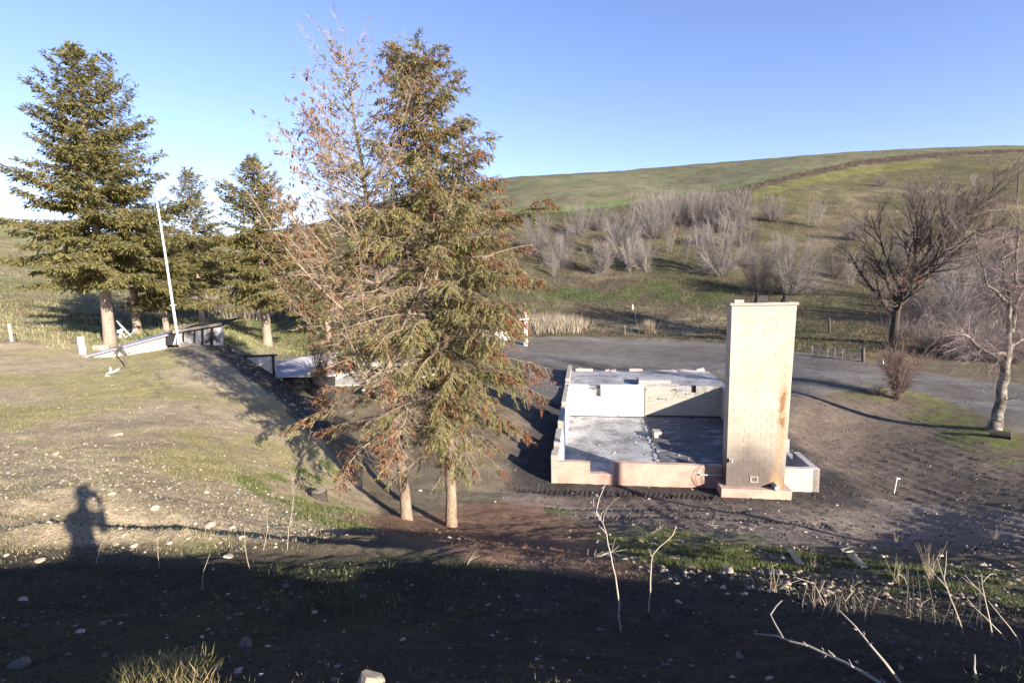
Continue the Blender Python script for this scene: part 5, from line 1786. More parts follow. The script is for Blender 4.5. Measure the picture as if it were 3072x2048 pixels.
p0 = on_ground(2590, 1086, GYr); b = MB(); b.tube([p0 + (0, 0, -.2), at(2590, 1042, p0[1])], 0.13, 7); o_ = b.obj("gate_post", m_postwood, loc=tuple(p0)); tag(o_, "dark wooden post at the right end of the metal gate", "post")

# ------------------------------------------------------------------ white things glimpsed beyond the fir
PY_ = 50.0
p0 = on_ground(1578, 1036, PY_)
b = MB(); b.box(p0 + (-0.16, -0.16, -0.1), at(1578, 962, p0[1]) + (0.16, 0.16, 0)); b2 = MB(); tpt = at(1570, 957, p0[1])
quadbox(b2, [tpt + (-0.75, -0.5, 0.0), tpt + (0.75, -0.5, 0.12), tpt + (0.75, 0.5, 0.12), tpt + (-0.75, 0.5, 0.0)], 0.12)
b3 = MB(); quadbox(b3, [tpt + (0.25, -0.3, 0.18), tpt + (0.8, -0.3, 0.2), tpt + (0.25, -0.1, 0.9), tpt + (0.1, -0.1, 0.9)], 0.05)
b4 = MB(); b4.box(p0 + (-0.21, -0.21, -0.1), p0 + (0.21, 0.21, 0.75))
wthing("porch_post", "white square post with a broken scrap of roof on top, right of the tallest fir", "post", p0, [("shaft", b, m_white), ("roof_scrap", b2, m_white), ("loose_board", b3, m_palewood), ("base", b4, m_white)])
p0 = on_ground(1480, 1034, 50)
b = MB(); c0 = at(1447, 1006, p0[1]); c1 = at(1522, 1005, p0[1]); d = unit(c1 - c0)
b.tube([c0 - d * 0.32, c0 - d * 0.22, c0, c1, c1 + d * 0.22, c1 + d * 0.32], [0.08, 0.42, 0.6, 0.6, 0.42, 0.08], 18)
b2 = MB(); b2.box(c0 + (0.35, -0.4, -1.3), c0 + (0.6, 0.4, -0.45)); b3 = MB(); b3.box(c1 + (-0.6, -0.4, -1.3), c1 + (-0.35, 0.4, -0.45))
b4 = MB(); mid = (c0 + c1) / 2; b4.tube([mid + (0, 0, 0.56), mid + (0, 0, 0.78)], [0.22, 0.18], 10)
wthing("storage_tank", "long white tank on two supports, mostly hidden behind the tallest fir's branches", "tank", p0, [("tank_body", b, m_pvc, True), ("support", b2, m_conc), ("support", b3, m_conc), ("valve_cover", b4, m_pvc)])

# ------------------------------------------------------------------ stump, log, stakes, planks
p0 = on_ground(956, 1497, 13.6)
b = MB(); b.tube([p0 + (0, 0, -0.15), p0 + (0.0, 0, 0.05), p0 + (0.01, 0, 0.24)], [0.24, 0.215, 0.205], 14); b2 = MB(); b2.tube([p0 + (0.01, 0, 0.238), p0 + (0.01, 0, 0.246)], 0.19, 14)
wthing("tree_stump", "small grey cut tree stump on the grassy foot of the mound", "stump", p0, [("trunk", b, m_barkdark), ("cut_face", b2, m_wood)])
p0 = on_ground(3032, 1318, 24.5)
b = MB(); ax = unit(np.array([-0.72, 0.70, 0.0])); c = p0 + (0, 0, 0.14); b.tube([c, c + ax * 0.75], [0.21, 0.20], 12); b2 = MB(); b2.tube([c - ax * 0.012, c + ax * 0.003], 0.195, 12)
wthing("cut_log", "short sawn log lying under the birch, pale cut end to the right", "log", p0, [("trunk", b, m_barkdark), ("cut_face", b2, m_palewood)])
p0 = on_ground(1085, 1468, 16.2)
b = MB(); b.tube([p0 + (0, 0, -0.2), at(1083, 1396, p0[1])], 0.028, 6); o_ = b.obj("metal_stake", m_steel, loc=tuple(p0)); tag(o_, "thin bluish metal stake standing left of the half-bare fir's trunk", "stake")
p0 = on_ground(2681, 1481, 18.5)
b = MB(); b.tube([p0 + (0, 0, -0.1), at(2692, 1432, p0[1])], 0.017, 5); b2 = MB(); tp = at(2692, 1433, p0[1])
quadbox(b2, [tp + (0, -0.02, -0.03), tp + (0.08, -0.06, -0.05), tp + (0.085, -0.05, 0.0), tp + (0, -0.02, 0.03)], 0.004); quadbox(b2, [tp + (-0.05, 0.02, 0.0), tp + (0, -0.02, -0.02), tp + (0, -0.02, 0.02), tp + (-0.05, 0.02, 0.03)], 0.004)
wthing("survey_stake", "white survey stake with a fluttering pale ribbon, leaning on the burnt soil", "stake", p0, [("stick", b, m_pvc), ("ribbon", b2, m_pvc)])
for (c4, Yg, lab) in (([(2391, 1697), (2411, 1696), (2377, 1649), (2356, 1647)], 11.3, "weathered plank on the grass, left one of two, below the chimney's long shadow"),
                      ([(2583, 1707), (2607, 1706), (2560, 1663), (2540, 1667)], 11.0, "weathered plank on the grass, right one of two, beside a short board")):
    P = [on_ground(x, y, Yg) + (0, 0, 0.05) for x, y in c4]
    b = MB(); quadbox(b, P, 0.04); o_ = b.obj("plank", m_wood, loc=tuple(sum(P) / 4)); tag(o_, lab, "plank", "loose planks on the grass")
P = [on_ground(x, y, 12) + (0, 0, 0.04) for x, y in ((2528, 1660), (2560, 1656), (2552, 1645), (2522, 1650))]
b = MB(); quadbox(b, P, 0.03); o_ = b.obj("board", m_wood, loc=tuple(sum(P) / 4)); tag(o_, "short board lying against the right-hand plank's upper end", "board")
# white scraps on the mound
for (x, y, s, lab) in ((331, 1118, 0.18, "crumpled white scrap on the mound below the satellite dish"), (325, 1130, 0.09, "smaller white scrap just under the crumpled one on the mound")):
    p0 = on_ground(x, y, 25)
    b = MB(); n = 6
    for k in range(4):
        q = p0 + RNG.normal(0, s * 0.4, 3) * (1, 1, 0.3) + (0, 0, 0.05)
        a, c = unit(RNG.normal(0, 1, 3)) * s, unit(RNG.normal(0, 1, 3)) * s * 0.8
        quadbox(b, [q, q + a, q + a + c, q + c], 0.012)
    o_ = b.obj("paper_scrap", m_pvc, loc=tuple(p0)); tag(o_, lab, "litter")

# ------------------------------------------------------------------ the photographer, whose shadow falls on the terrace
m_cloth = mat("dark_jacket", (0.05, 0.055, 0.07), 0.9, n1=(30, 0.2))
m_skin = mat("skin", (0.50, 0.32, 0.24), 0.6)
m_black = mat("black_plastic", (0.02, 0.02, 0.02), 0.5)


def skin_figure(name, chain, edges, mat_, parent, sub=2):
    me = bpy.data.meshes.new(name)
    me.from_pydata([c[0] for c in chain], edges, [])
    o = bpy.data.objects.new(name, me)
    COL.objects.link(o)
    me.materials.append(mat_)
    sk = o.modifiers.new("skin", "SKIN")
    sk.use_smooth_shade = True
    for i, c in enumerate(chain):
        sv = me.skin_vertices[0].data[i]
        sv.radius = (c[1], c[2] if len(c) > 2 else c[1])
        sv.use_root = i == 0
    ss = o.modifiers.new("sub", "SUBSURF")
    ss.levels = ss.render_levels = sub
    o.parent = parent
    return o


gz0 = float(ground_z(0.0, -0.25))
man = thing("person", "photographer in a dark jacket and brimmed hat holding a camera up to the face", "person", (0, -0.25, gz0), local=True)
hh_ = -gz0                                     # eye height
body = [((0, 0, 0.92), .15, .12), ((0, 0, 1.12), .155, .115), ((0, 0.0, 1.33), .17, .12), ((0, 0.02, 1.44), .08, .07), ((0, 0.03, 1.53), .058, .06), ((0, 0.05, 1.63), .085, .10), ((0, 0.05, 1.72), .075, .09),
        ((-.08, 0, .82), .15, .13), ((-.085, .01, .48), .13, .10), ((-.10, -.02, .12), .085, .07), ((-.16, .10, .03), .04, .03), ((.08, 0, .82), .15, .13), ((.085, .01, .48), .13, .10), ((.10, -.02, .12), .085, .07), ((.16, .10, .03), .04, .03),
        ((-.20, .0, 1.40), .065, .065), ((-.23, .09, 1.12), .055, .055), ((-.14, .20, 1.42), .036, .036), ((.20, .0, 1.40), .065, .065), ((.24, .09, 1.13), .055, .055), ((.14, .20, 1.42), .036, .036)]
edges = [(0, 1), (1, 2), (2, 3), (3, 4), (4, 5), (5, 6), (0, 7), (7, 8), (8, 9), (9, 10), (0, 11), (11, 12), (12, 13), (13, 14), (2, 15), (15, 16), (16, 17), (2, 18), (18, 19), (19, 20)]
sc_ = hh_ / 1.64
body = [((c[0][0] * sc_, c[0][1], c[0][2] * sc_), *[r * sc_ for r in c[1:]]) for c in body]
skin_figure("body", body, edges, m_cloth, man)
ez = hh_
b = MB(); b.tube([(0, .05, ez + .055), (0, .05, ez + .075), (0, .05, ez + .17), (0, .05, ez + .20)], [.105, .10, .09, .05], 16); b.tube([(0, .055, ez + .055), (0, .06, ez + .068)], [.17, .165], 18); o_ = b.obj("hat", m_cloth, smooth=False); o_.parent = man
b = MB(); b.box((-.07, .145, ez - .05), (.07, .20, ez + .045)); b.tube([(0, .19, ez), (0, .235, ez)], .037, 14); o_ = b.obj("camera_in_hands", m_black); o_.parent = man
for s in (-1, 1):
    ch, ed = [((s * .14, .19, 1.42 * sc_), .034), ((s * .11, .185, ez - .045), .036), ((s * .085, .20, ez - .03), .03)], [(0, 1), (1, 2)]
    for k in range(4):
        z = ez + .03 - .022 * k
        base = len(ch)
        ch += [((s * .075, .212, z), .010), ((s * .045, .225 - .004 * k, z + .002), .0095), ((s * .025, .215, z), .009)]
        ed += [(2, base), (base, base + 1), (base + 1, base + 2)]
    base = len(ch)
    ch += [((s * .07, .15, ez - .055), .012), ((s * .035, .145, ez - .058), .010)]
    ed += [(1, base), (base, base + 1)]
    skin_figure("hand", ch, ed, m_skin, man, 1)
# ------------------------------------------------------------------ stones, grass, litter, weeds
m_stone = mat("stone", (0.27, 0.22, 0.165), 0.9, n1=(9, 0.2), n2=(40, 0.2), rnd=0.35, bump=(30, 0.01))
m_stonel = mat("pale_stone", (0.36, 0.30, 0.225), 0.9, n1=(9, 0.15), n2=(40, 0.15), rnd=0.2, bump=(30, 0.008))
m_stoned = mat("shade_dulled_stone", (0.10, 0.09, 0.08), 0.95, n1=(9, 0.25), n2=(40, 0.2), rnd=0.4, bump=(30, 0.01))  # bank stones, colour lowered to stand in for the shade there
m_blade = mat("blades", (1, 1, 1), 0.8, attr=True, spec=0.15, trans=0.2)
m_clod = mat("clods", (1, 1, 1), 0.95, attr=True, spec=0.1)


def ico():
    t = (1 + 5 ** 0.5) / 2
    v = [(-1, t, 0), (1, t, 0), (-1, -t, 0), (1, -t, 0), (0, -1, t), (0, 1, t), (0, -1, -t), (0, 1, -t), (t, 0, -1), (t, 0, 1), (-t, 0, -1), (-t, 0, 1)]
    f = [(0, 11, 5), (0, 5, 1), (0, 1, 7), (0, 7, 10), (0, 10, 11), (1, 5, 9), (5, 11, 4), (11, 10, 2), (10, 7, 6), (7, 1, 8), (3, 9, 4), (3, 4, 2), (3, 2, 6), (3, 6, 8), (3, 8, 9), (4, 9, 5), (2, 4, 11), (6, 2, 10), (8, 6, 7), (9, 8, 1)]
    v = [unit(np.array(p)) for p in v]
    cache, F = {}, []

    def mid(a, b):
        k = (min(a, b), max(a, b))
        if k not in cache:
            cache[k] = len(v)
            v.append(unit(v[a] + v[b]))
        return cache[k]
    for a, b, c in f:
        x, y, z = mid(a, b), mid(b, c), mid(c, a)
        F += [(a, x, z), (b, y, x), (c, z, y), (x, y, z)]
    return np.array(v), np.array(F)


IV, IF = ico()


def stone_mesh(seed, m):
    rg = np.random.default_rng(seed)
    v = IV.copy()
    for k in range(9):                                   # chip flat faces off a ball
        n = unit(rg.normal(0, 1, 3))
        d = rg.uniform(0.55, 0.85)
        s = v @ n
        v = v - np.where(s > d, s - d, 0)[:, None] * n * 0.92
    v = v * np.array([1.0, rg.uniform(0.6, 0.95), rg.uniform(0.42, 0.75)]) * (1 + rg.normal(0, 0.03, (len(v), 1)))
    b = MB()
    b.add(v, IF)
    return b.mesh("stone", m)


STM = {"mid": [stone_mesh(200 + k, m_stone) for k in range(6)], "pale": [stone_mesh(220 + k, m_stonel) for k in range(6)], "dull": [stone_mesh(240 + k, m_stoned) for k in range(6)]}


def stone(p, s, kind, label, group=None, sink=0.55):
    o = bpy.data.objects.new("stone", STM[kind][RNG.integers(0, 6)])
    COL.objects.link(o)
    o.location = (p[0], p[1], p[2] + s * (0.5 - sink) * 0.6)
    o.scale = (s * 0.5, s * 0.5 * RNG.uniform(0.8, 1.15), s * 0.5 * RNG.uniform(0.8, 1.2))
    o.rotation_euler = (RNG.normal(0, 0.25), RNG.normal(0, 0.25), RNG.uniform(0, 6.28))
    tag(o, label, "stone", group)
    return o


NST = 0
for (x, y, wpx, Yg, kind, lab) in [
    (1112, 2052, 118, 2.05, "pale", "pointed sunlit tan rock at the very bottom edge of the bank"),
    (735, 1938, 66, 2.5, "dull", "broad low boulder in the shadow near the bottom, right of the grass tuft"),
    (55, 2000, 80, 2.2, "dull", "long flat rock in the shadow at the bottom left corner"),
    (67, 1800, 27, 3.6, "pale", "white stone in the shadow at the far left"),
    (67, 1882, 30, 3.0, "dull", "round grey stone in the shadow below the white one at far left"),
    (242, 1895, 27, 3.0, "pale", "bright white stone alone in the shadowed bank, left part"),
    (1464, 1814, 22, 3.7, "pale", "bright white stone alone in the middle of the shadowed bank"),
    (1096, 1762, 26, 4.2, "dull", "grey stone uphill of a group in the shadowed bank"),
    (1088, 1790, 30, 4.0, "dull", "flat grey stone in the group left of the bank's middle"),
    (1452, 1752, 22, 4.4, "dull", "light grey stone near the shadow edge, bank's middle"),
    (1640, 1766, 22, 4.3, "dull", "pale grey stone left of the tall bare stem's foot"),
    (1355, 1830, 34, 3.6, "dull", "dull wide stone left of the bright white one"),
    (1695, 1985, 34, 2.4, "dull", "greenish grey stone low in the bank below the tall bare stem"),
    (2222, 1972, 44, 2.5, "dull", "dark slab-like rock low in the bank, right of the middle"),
    (466, 1526, 30, 8.6, "pale", "tan stone alone on the bare terrace dirt"),
    (615, 1478, 27, 9.5, "pale", "largest pale stone of a small cluster on the terrace, right of the photographer's shadow"),
    (335, 1483, 24, 8.6, "pale", "white pointed stone just right of the photographer's shadow head"),
    (263, 1437, 16, 9.2, "pale", "white stone right above the photographer's shadow head"),
    (346, 1306, 44, 12.5, "mid", "flat greyish patch of rock on the open mound"),
    (168, 1362, 20, 10.5, "pale", "white stone on the left part of the mound"),
    (655, 1552, 30, 7.9, "mid", "rounded stone on the lip above the terrace ledge"),
    (630, 1576, 34, 7.6, "pale", "pale stone pair's larger one on the terrace ledge"),
    (697, 1582, 24, 7.6, "pale", "long white stone lying on the terrace ledge"),
    (725, 1612, 26, 7.0, "pale", "tan stone just below the long white one"),
    (372, 1605, 24, 6.9, "mid", "grey stone left of the terrace stems"),
    (405, 1640, 26, 6.5, "pale", "tan stone close above the shadow edge at left"),
    (683, 1668, 34, 6.0, "mid", "brown stone half in the shadow edge"),
    (563, 1616, 22, 7.0, "pale", "tan stone with a dead shoot standing above it"),
    (118, 1683, 28, 5.9, "pale", "rounded tan stone at the shadow edge left of the photographer's shadow"),
    (1260, 1472, 19, 14.2, "pale", "white stone on the dirt between the two fir trunks"),
    (1484, 1505, 13, 14.5, "pale", "white stone on the dirt right of the fir trunks"),
    (1790, 1629, 20, 11.6, "pale", "bright tan stone on grass left of the tall bare stem"),
    (1920, 1625, 30, 12.4, "mid", "wide reddish stone on the grass row"),
    (2090, 1648, 56, 11.6, "mid", "big half-buried rock in the grass row, the widest there"),
    (2180, 1655, 36, 11.5, "mid", "rounded rock in the grass right of the big half-buried one"),
    (1988, 1715, 30, 8.8, "pale", "tan block-shaped stone beside the second bare stem"),
    (2028, 1750, 20, 8.0, "pale", "tan stone at the shadow edge right of the second bare stem"),
    (2010, 1738, 22, 8.2, "mid", "stone between two tan ones by the second bare stem"),
    (2165, 1722, 30, 8.8, "mid", "grey split stone in the grass below the rock row"),
    (2170, 1765, 38, 7.6, "mid", "flat pale rock at the shadow edge, right part"),
    (2232, 1783, 26, 7.0, "pale", "sunlit tan stone at the shadow edge, right part"),
    (2185, 1782, 18, 7.0, "pale", "small upright tan stone left of the sunlit one at the shadow edge"),
    (2440, 1752, 20, 7.4, "pale", "tan stone on the right in the band between shadows"),
    (2487, 1762, 20, 7.2, "pale", "second tan stone on the right in the band between shadows"),
    (2620, 1648, 30, 11.5, "pale", "tan rock on the grass right of the planks"),
    (2820, 1668, 24, 10.5, "pale", "pinkish stone among dry grass on the right"),
]:
    p = on_ground(x, y, Yg)
    stone(p, wpx * np.linalg.norm(p) / FPX * 0.85, kind, lab)
    NST += 1
# stones nothing tells apart, one by one; the smallest ones together
FLAT = np.stack([GX, GY, GZ], -1)


def pick(n, weight):
    w = np.maximum(weight.ravel().astype(float), 0)
    if w.sum() <= 0:
        w = w + INF.ravel() * (GY.ravel() > 60)
    w = w / w.sum()
    k = RNG.choice(len(w), n, p=w)
    i, j = np.unravel_index(k, GX.shape)
    i, j = np.minimum(i, GX.shape[0] - 2), np.minimum(j, GX.shape[1] - 2)
    u, v = RNG.random(n)[:, None], RNG.random(n)[:, None]
    P = (FLAT[i, j] * (1 - v) + FLAT[i, j + 1] * v) * (1 - u) + (FLAT[i + 1, j] * (1 - v) + FLAT[i + 1, j + 1] * v) * u
    return P, i, j


INF = (PX > -60) & (PX < 3130) & (PY < 2110) & (PY > 300)
_ter = region([(-200, 1330), (300, 1370), (700, 1400), (900, 1500), (1150, 1600), (900, 1640), (-200, 1690)], 1.2) * INF
_bankw = (_bank > 0.5) * INF * (GY < 6.5) * 1.0
_rowr = region([(1700, 1600), (2000, 1615), (2500, 1650), (3100, 1700), (3100, 1830), (2500, 1790), (2100, 1760), (1850, 1690)], 0.8) * INF
_litt = region([(1000, 1560), (1350, 1590), (1800, 1640), (1700, 1660), (1300, 1620)], 1.0) * INF
plan = [(_ter, 85, (0.03, 0.11), ["mid", "pale", "mid", "mid"], "small pale stone on the sunlit terrace and mound", "stones on the sunlit terrace"),
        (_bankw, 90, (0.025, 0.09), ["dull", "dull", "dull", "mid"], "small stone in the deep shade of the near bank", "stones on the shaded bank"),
        (_rowr, 62, (0.08, 0.26), ["mid", "mid", "pale"], "fist to head sized stone among the grass below the house", "stones in the grass row")]
for w, n, (s0, s1), kinds, lab, grp in plan:
    P, i, j = pick(n, w * (0.3 + (_w1 > 0.0)))
    for p in P:
        s = s0 + (s1 - s0) * RNG.random() ** 2.2
        stone(p, s, kinds[RNG.integers(0, len(kinds))], lab, grp)


def clods(name, w, n, s0, s1, cols, wts, label=None, sq=0.6):
    P, i, j = pick(n, w)
    b = MB()
    V8 = np.array([(1, 0, 0), (0, 1, 0), (-1, 0, 0), (0, -1, 0), (0, 0, 1), (0, 0, -1)], float)
    F8 = np.array([(0, 1, 4), (1, 2, 4), (2, 3, 4), (3, 0, 4), (1, 0, 5), (2, 1, 5), (3, 2, 5), (0, 3, 5)])
    s = s0 + (s1 - s0) * RNG.random(n) ** 3
    V = V8[None] * (s[:, None, None] * RNG.uniform(0.5, 1.1, (n, 6, 1)))
    V[:, :, 2] *= sq
    a = RNG.uniform(0, 6.28, n)
    ca, sa = np.cos(a)[:, None], np.sin(a)[:, None]
    X, Y = V[:, :, 0] * ca - V[:, :, 1] * sa, V[:, :, 0] * sa + V[:, :, 1] * ca
    V = np.stack([X, Y, V[:, :, 2]], -1) + P[:, None] + np.array([0, 0, 1.0]) * (s * 0.12)[:, None, None]
    c = palette(n, cols, wts)
    b.add(V.reshape(-1, 3), (F8[None] + 6 * np.arange(n)[:, None, None]).reshape(-1, 3), np.repeat(c, 6, 0))
    o = b.obj(name, m_clod)
    o["kind"] = "stuff"
    return o


_soilm = region(SOIL) * INF
_soilm = _soilm * ~((_a > -0.2) & (_a < 10.8) & (_b > -0.1) & (_b < 20.6))
clods("pebbles", _ter * 1.0 + 0.25 * region([(-200, 1050), (700, 1060), (900, 1300), (900, 1400), (-200, 1400)]) * INF * (GY < 30), 2600, 0.010, 0.05, [(0.36, 0.31, 0.24), (0.30, 0.25, 0.18), (0.45, 0.40, 0.33), (0.2, 0.17, 0.13)], [3, 4, 1, 3])
clods("clods", _soilm, 5600, 0.015, 0.085, [(0.085, 0.07, 0.06), (0.06, 0.052, 0.048), (0.12, 0.10, 0.085), (0.32, 0.29, 0.26)], [4, 4, 2, 0.5])
clods("road_gravel", _road * INF * (GY < 60), 2600, 0.02, 0.10, [(0.16, 0.15, 0.14), (0.09, 0.08, 0.075), (0.24, 0.23, 0.215), (0.12, 0.09, 0.06)], [3, 3, 1.5, 1.5])
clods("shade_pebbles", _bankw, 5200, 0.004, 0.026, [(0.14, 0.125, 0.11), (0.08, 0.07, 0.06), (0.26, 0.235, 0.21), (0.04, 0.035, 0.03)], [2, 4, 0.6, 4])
clods("row_rubble", _rowr + 0.5 * _litt, 1500, 0.015, 0.075, [(0.27, 0.215, 0.155), (0.36, 0.30, 0.22), (0.13, 0.10, 0.075)], [3, 1, 3])


def blades(name, w, n, h0, h1, wd, cols, wts, lean=0.35, segs2=False, tuft=1):
    P, i, j = pick(max(1, n // tuft), w)
    if tuft > 1:
        sp = RNG.normal(0, 1, (len(P), tuft, 3)) * np.array([1, 1, 0]) * (h1 * 0.35)
        P = (P[:, None] + sp).reshape(-1, 3)
        P[:, 2] = ground_z(P[:, 0], P[:, 1])
    n = len(P)
    h = h0 + (h1 - h0) * RNG.random(n) ** 1.6
    a = RNG.uniform(0, 6.28, n)
    d = np.stack([RNG.normal(0, lean, n), RNG.normal(0, lean, n), np.ones(n)], 1)
    d = unit(d)
    wv = np.stack([np.cos(a), np.sin(a), np.zeros(n)], 1) * (wd * RNG.uniform(0.6, 1.3, n))[:, None]
    P = P - np.array([0, 0, 0.01])
    v = np.stack([P - wv, P + wv, P + d * h[:, None]], 1).reshape(-1, 3)
    b = MB()
    b.add(v, np.arange(3 * n).reshape(-1, 3), np.repeat(palette(n, cols, wts), 3, 0))
    o = b.obj(name, m_blade)
    o["kind"] = "stuff"
    return o


GRS = [(0.095, 0.12, 0.036), (0.125, 0.14, 0.048), (0.08, 0.10, 0.03), (0.20, 0.175, 0.095)]
DRY = [(0.30, 0.25, 0.15), (0.24, 0.19, 0.11), (0.36, 0.31, 0.21), (0.15, 0.12, 0.075)]
_green = np.clip((GC[..., 1] - GC[..., 0]) / (GC[..., 1] + 1e-3) * 5, 0, 1)
_yard = INF * (GY < 30)
blades("grass", _green * _yard * (GY > 4.2) * (1 - 0.93 * _bank) * (1 - 0.8 * (PX < 700) * (PY > 1540)), 52000, 0.03, 0.13, 0.006, GRS, [4, 3, 3, 2.5], lean=0.6, tuft=7)
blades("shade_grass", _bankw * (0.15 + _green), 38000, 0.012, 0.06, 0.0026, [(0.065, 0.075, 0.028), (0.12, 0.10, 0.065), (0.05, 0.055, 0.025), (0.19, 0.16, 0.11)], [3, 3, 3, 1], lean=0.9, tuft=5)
blades("dry_grass", region([(-300, 1040), (700, 1040), (950, 1300), (1100, 1560), (900, 1660), (-300, 1700)]) * _yard * (0.4 + (_w2 > 0)), 46000, 0.025, 0.10, 0.006, DRY + GRS[:2], [3, 3, 2, 2, 2, 2], lean=0.7, tuft=4)
blades("moss_grass", _moss * _yard * (_w1 + 0.4 * _w2 > 0.0), 26000, 0.02, 0.085, 0.007, [(0.20, 0.20, 0.07), (0.16, 0.17, 0.055), (0.27, 0.235, 0.12)], [3, 3, 2], lean=0.6, tuft=6)
blades("needle_litter", (region([(1000, 1530), (1250, 1530), (1450, 1440), (1700, 1530), (1950, 1680), (1850, 1730), (1300, 1650)], 1.2) * _yard), 12000, 0.02, 0.08, 0.006, [(0.21, 0.105, 0.055), (0.16, 0.085, 0.05), (0.26, 0.16, 0.09)], [3, 3, 1], lean=3.0)
_hz = INF * (GY > 44) * (GY < 140) * ~FIELD * (_road < 0.5)
blades("hill_grass", _hz * (0.35 + (_w2 > 0.05)) * 1.0, 66000, 0.10, 0.48, 0.032, [(0.15, 0.12, 0.078), (0.105, 0.098, 0.042), (0.085, 0.093, 0.034), (0.20, 0.165, 0.115), (0.07, 0.06, 0.038)], [3, 4, 2.5, 0.9, 3], lean=0.55, tuft=5)
blades("hill_weeds", _hz * region([(1500, 850), (2300, 840), (2300, 1000), (1640, 1010)], 1.0) + 0.25 * _hz, 9000, 0.3, 1.3, 0.022, [(0.22, 0.18, 0.13), (0.16, 0.125, 0.09), (0.10, 0.078, 0.055), (0.065, 0.075, 0.03)], [2, 3, 3, 3], lean=0.5, tuft=4)
_left = INF * (GY > 31) * (PX < 760) * (GY < 150)
blades("meadow_grass", _left * (0.3 + (_w2 > 0)), 26000, 0.10, 0.42, 0.024, [(0.28, 0.25, 0.15), (0.24, 0.21, 0.10), (0.17, 0.18, 0.065), (0.36, 0.31, 0.22)], [3, 3, 2, 1], lean=0.35, tuft=5)
blades("lawn_grass", INF * (GY > 30) * (GY < 62) * (PX > 640) * (PX < 1330) * (PY < 1065), 22000, 0.08, 0.32, 0.02, [(0.17, 0.185, 0.06), (0.28, 0.24, 0.14), (0.13, 0.15, 0.045), (0.33, 0.29, 0.20)], [3, 2, 2, 1], tuft=5)
blades("reeds", INF * (GY > 60) * (GY < 90) * region([(380, 905), (1000, 905), (1000, 965), (380, 955)], 0.5), 9000, 0.9, 2.2, 0.05, [(0.26, 0.22, 0.17), (0.17, 0.135, 0.10), (0.10, 0.08, 0.065)], [3, 3, 3], lean=0.12, tuft=6)
blades("reeds", INF * (GY > 50) * region([(1590, 962), (1660, 958), (1760, 975), (1720, 996), (1600, 1000)], 0.4), 2600, 0.7, 1.5, 0.035, [(0.38, 0.32, 0.24), (0.28, 0.23, 0.17), (0.16, 0.125, 0.09)], [3, 3, 1], lean=0.15, tuft=6)
blades("reeds", INF * (GY > 46) * region([(2830, 1085), (3080, 1120), (3080, 1150), (2830, 1115)], 0.4), 1800, 0.4, 1.0, 0.03, [(0.36, 0.30, 0.22), (0.26, 0.21, 0.15)], [2, 2], lean=0.3, tuft=6)
_dl = INF * _dt * 1.0
if _dl.sum() > 0:
    blades("ditch_brush", _dl, 9000, 0.2, 0.9, 0.07, [(0.13, 0.10, 0.075), (0.10, 0.078, 0.06), (0.22, 0.18, 0.13)], [3, 3, 1], lean=0.5, tuft=4)
blades("thicket_brush", INF * (GY > 100) * region([(1900, 600), (2240, 575), (2250, 690), (1900, 710)], 0.6), 11000, 0.8, 3.4, 0.035, [(0.23, 0.185, 0.17), (0.17, 0.13, 0.12), (0.28, 0.235, 0.21)], [3, 3, 2], lean=0.30, tuft=7)
blades("thicket_brush", INF * (GY > 44) * (GY < 80) * region([(2600, 840), (3100, 700), (3100, 1080), (2860, 1075), (2700, 1000)], 0.6), 12000, 0.5, 2.6, 0.016, [(0.20, 0.16, 0.15), (0.15, 0.115, 0.105), (0.25, 0.20, 0.18)], [3, 3, 2], lean=0.5, tuft=6)
blades("leaf_litter", INF * (GY > 30) * region([(2600, 880), (2860, 930), (2820, 1090), (2560, 1080)], 0.8), 5000, 0.06, 0.2, 0.05, [(0.28, 0.14, 0.05), (0.22, 0.12, 0.06), (0.33, 0.22, 0.12)], [3, 3, 2], lean=3.0)
# sunlit tuft at the bottom edge
_tf = INF * region([(330, 2010), (420, 1985), (520, 1975), (610, 1990), (640, 2100), (320, 2100)], 0.15) * (GY < 2.8)
blades("grass_tuft", _tf, 1500, 0.03, 0.11, 0.0025, [(0.32, 0.24, 0.12), (0.25, 0.20, 0.08), (0.16, 0.16, 0.05), (0.42, 0.34, 0.20)], [3, 3, 2, 1], lean=0.8)
# cattail tuft by the yard
p = on_ground(1945, 1000, 62)
n = 260
b = MB(); a = RNG.uniform(0, 6.28, n); r = RNG.uniform(0.1, 0.9, n); base = p + np.stack([RNG.normal(0, .35, n), RNG.normal(0, .35, n), np.zeros(n)], 1)
tipv = base + np.stack([np.cos(a) * r, np.sin(a) * r, RNG.uniform(0.8, 1.9, n)], 1)
wv = np.stack([np.sin(a), -np.cos(a), np.zeros(n)], 1) * 0.035
b.add(np.stack([base - wv, base + wv, tipv], 1).reshape(-1, 3), np.arange(3 * n).reshape(-1, 3), np.repeat(palette(n, [(0.44, 0.37, 0.26), (0.34, 0.27, 0.18)], [2, 1]), 3, 0))
o_ = b.obj("dry_tuft", m_blade, loc=tuple(p)); tag(o_, "pale straw-coloured tuft of tall grass at the far edge of the gravel yard", "grass tuft")

# ------------------------------------------------------------------ dead stems in front
STEMC = (0.43, 0.355, 0.28)
STEMD = (0.30, 0.25, 0.20)


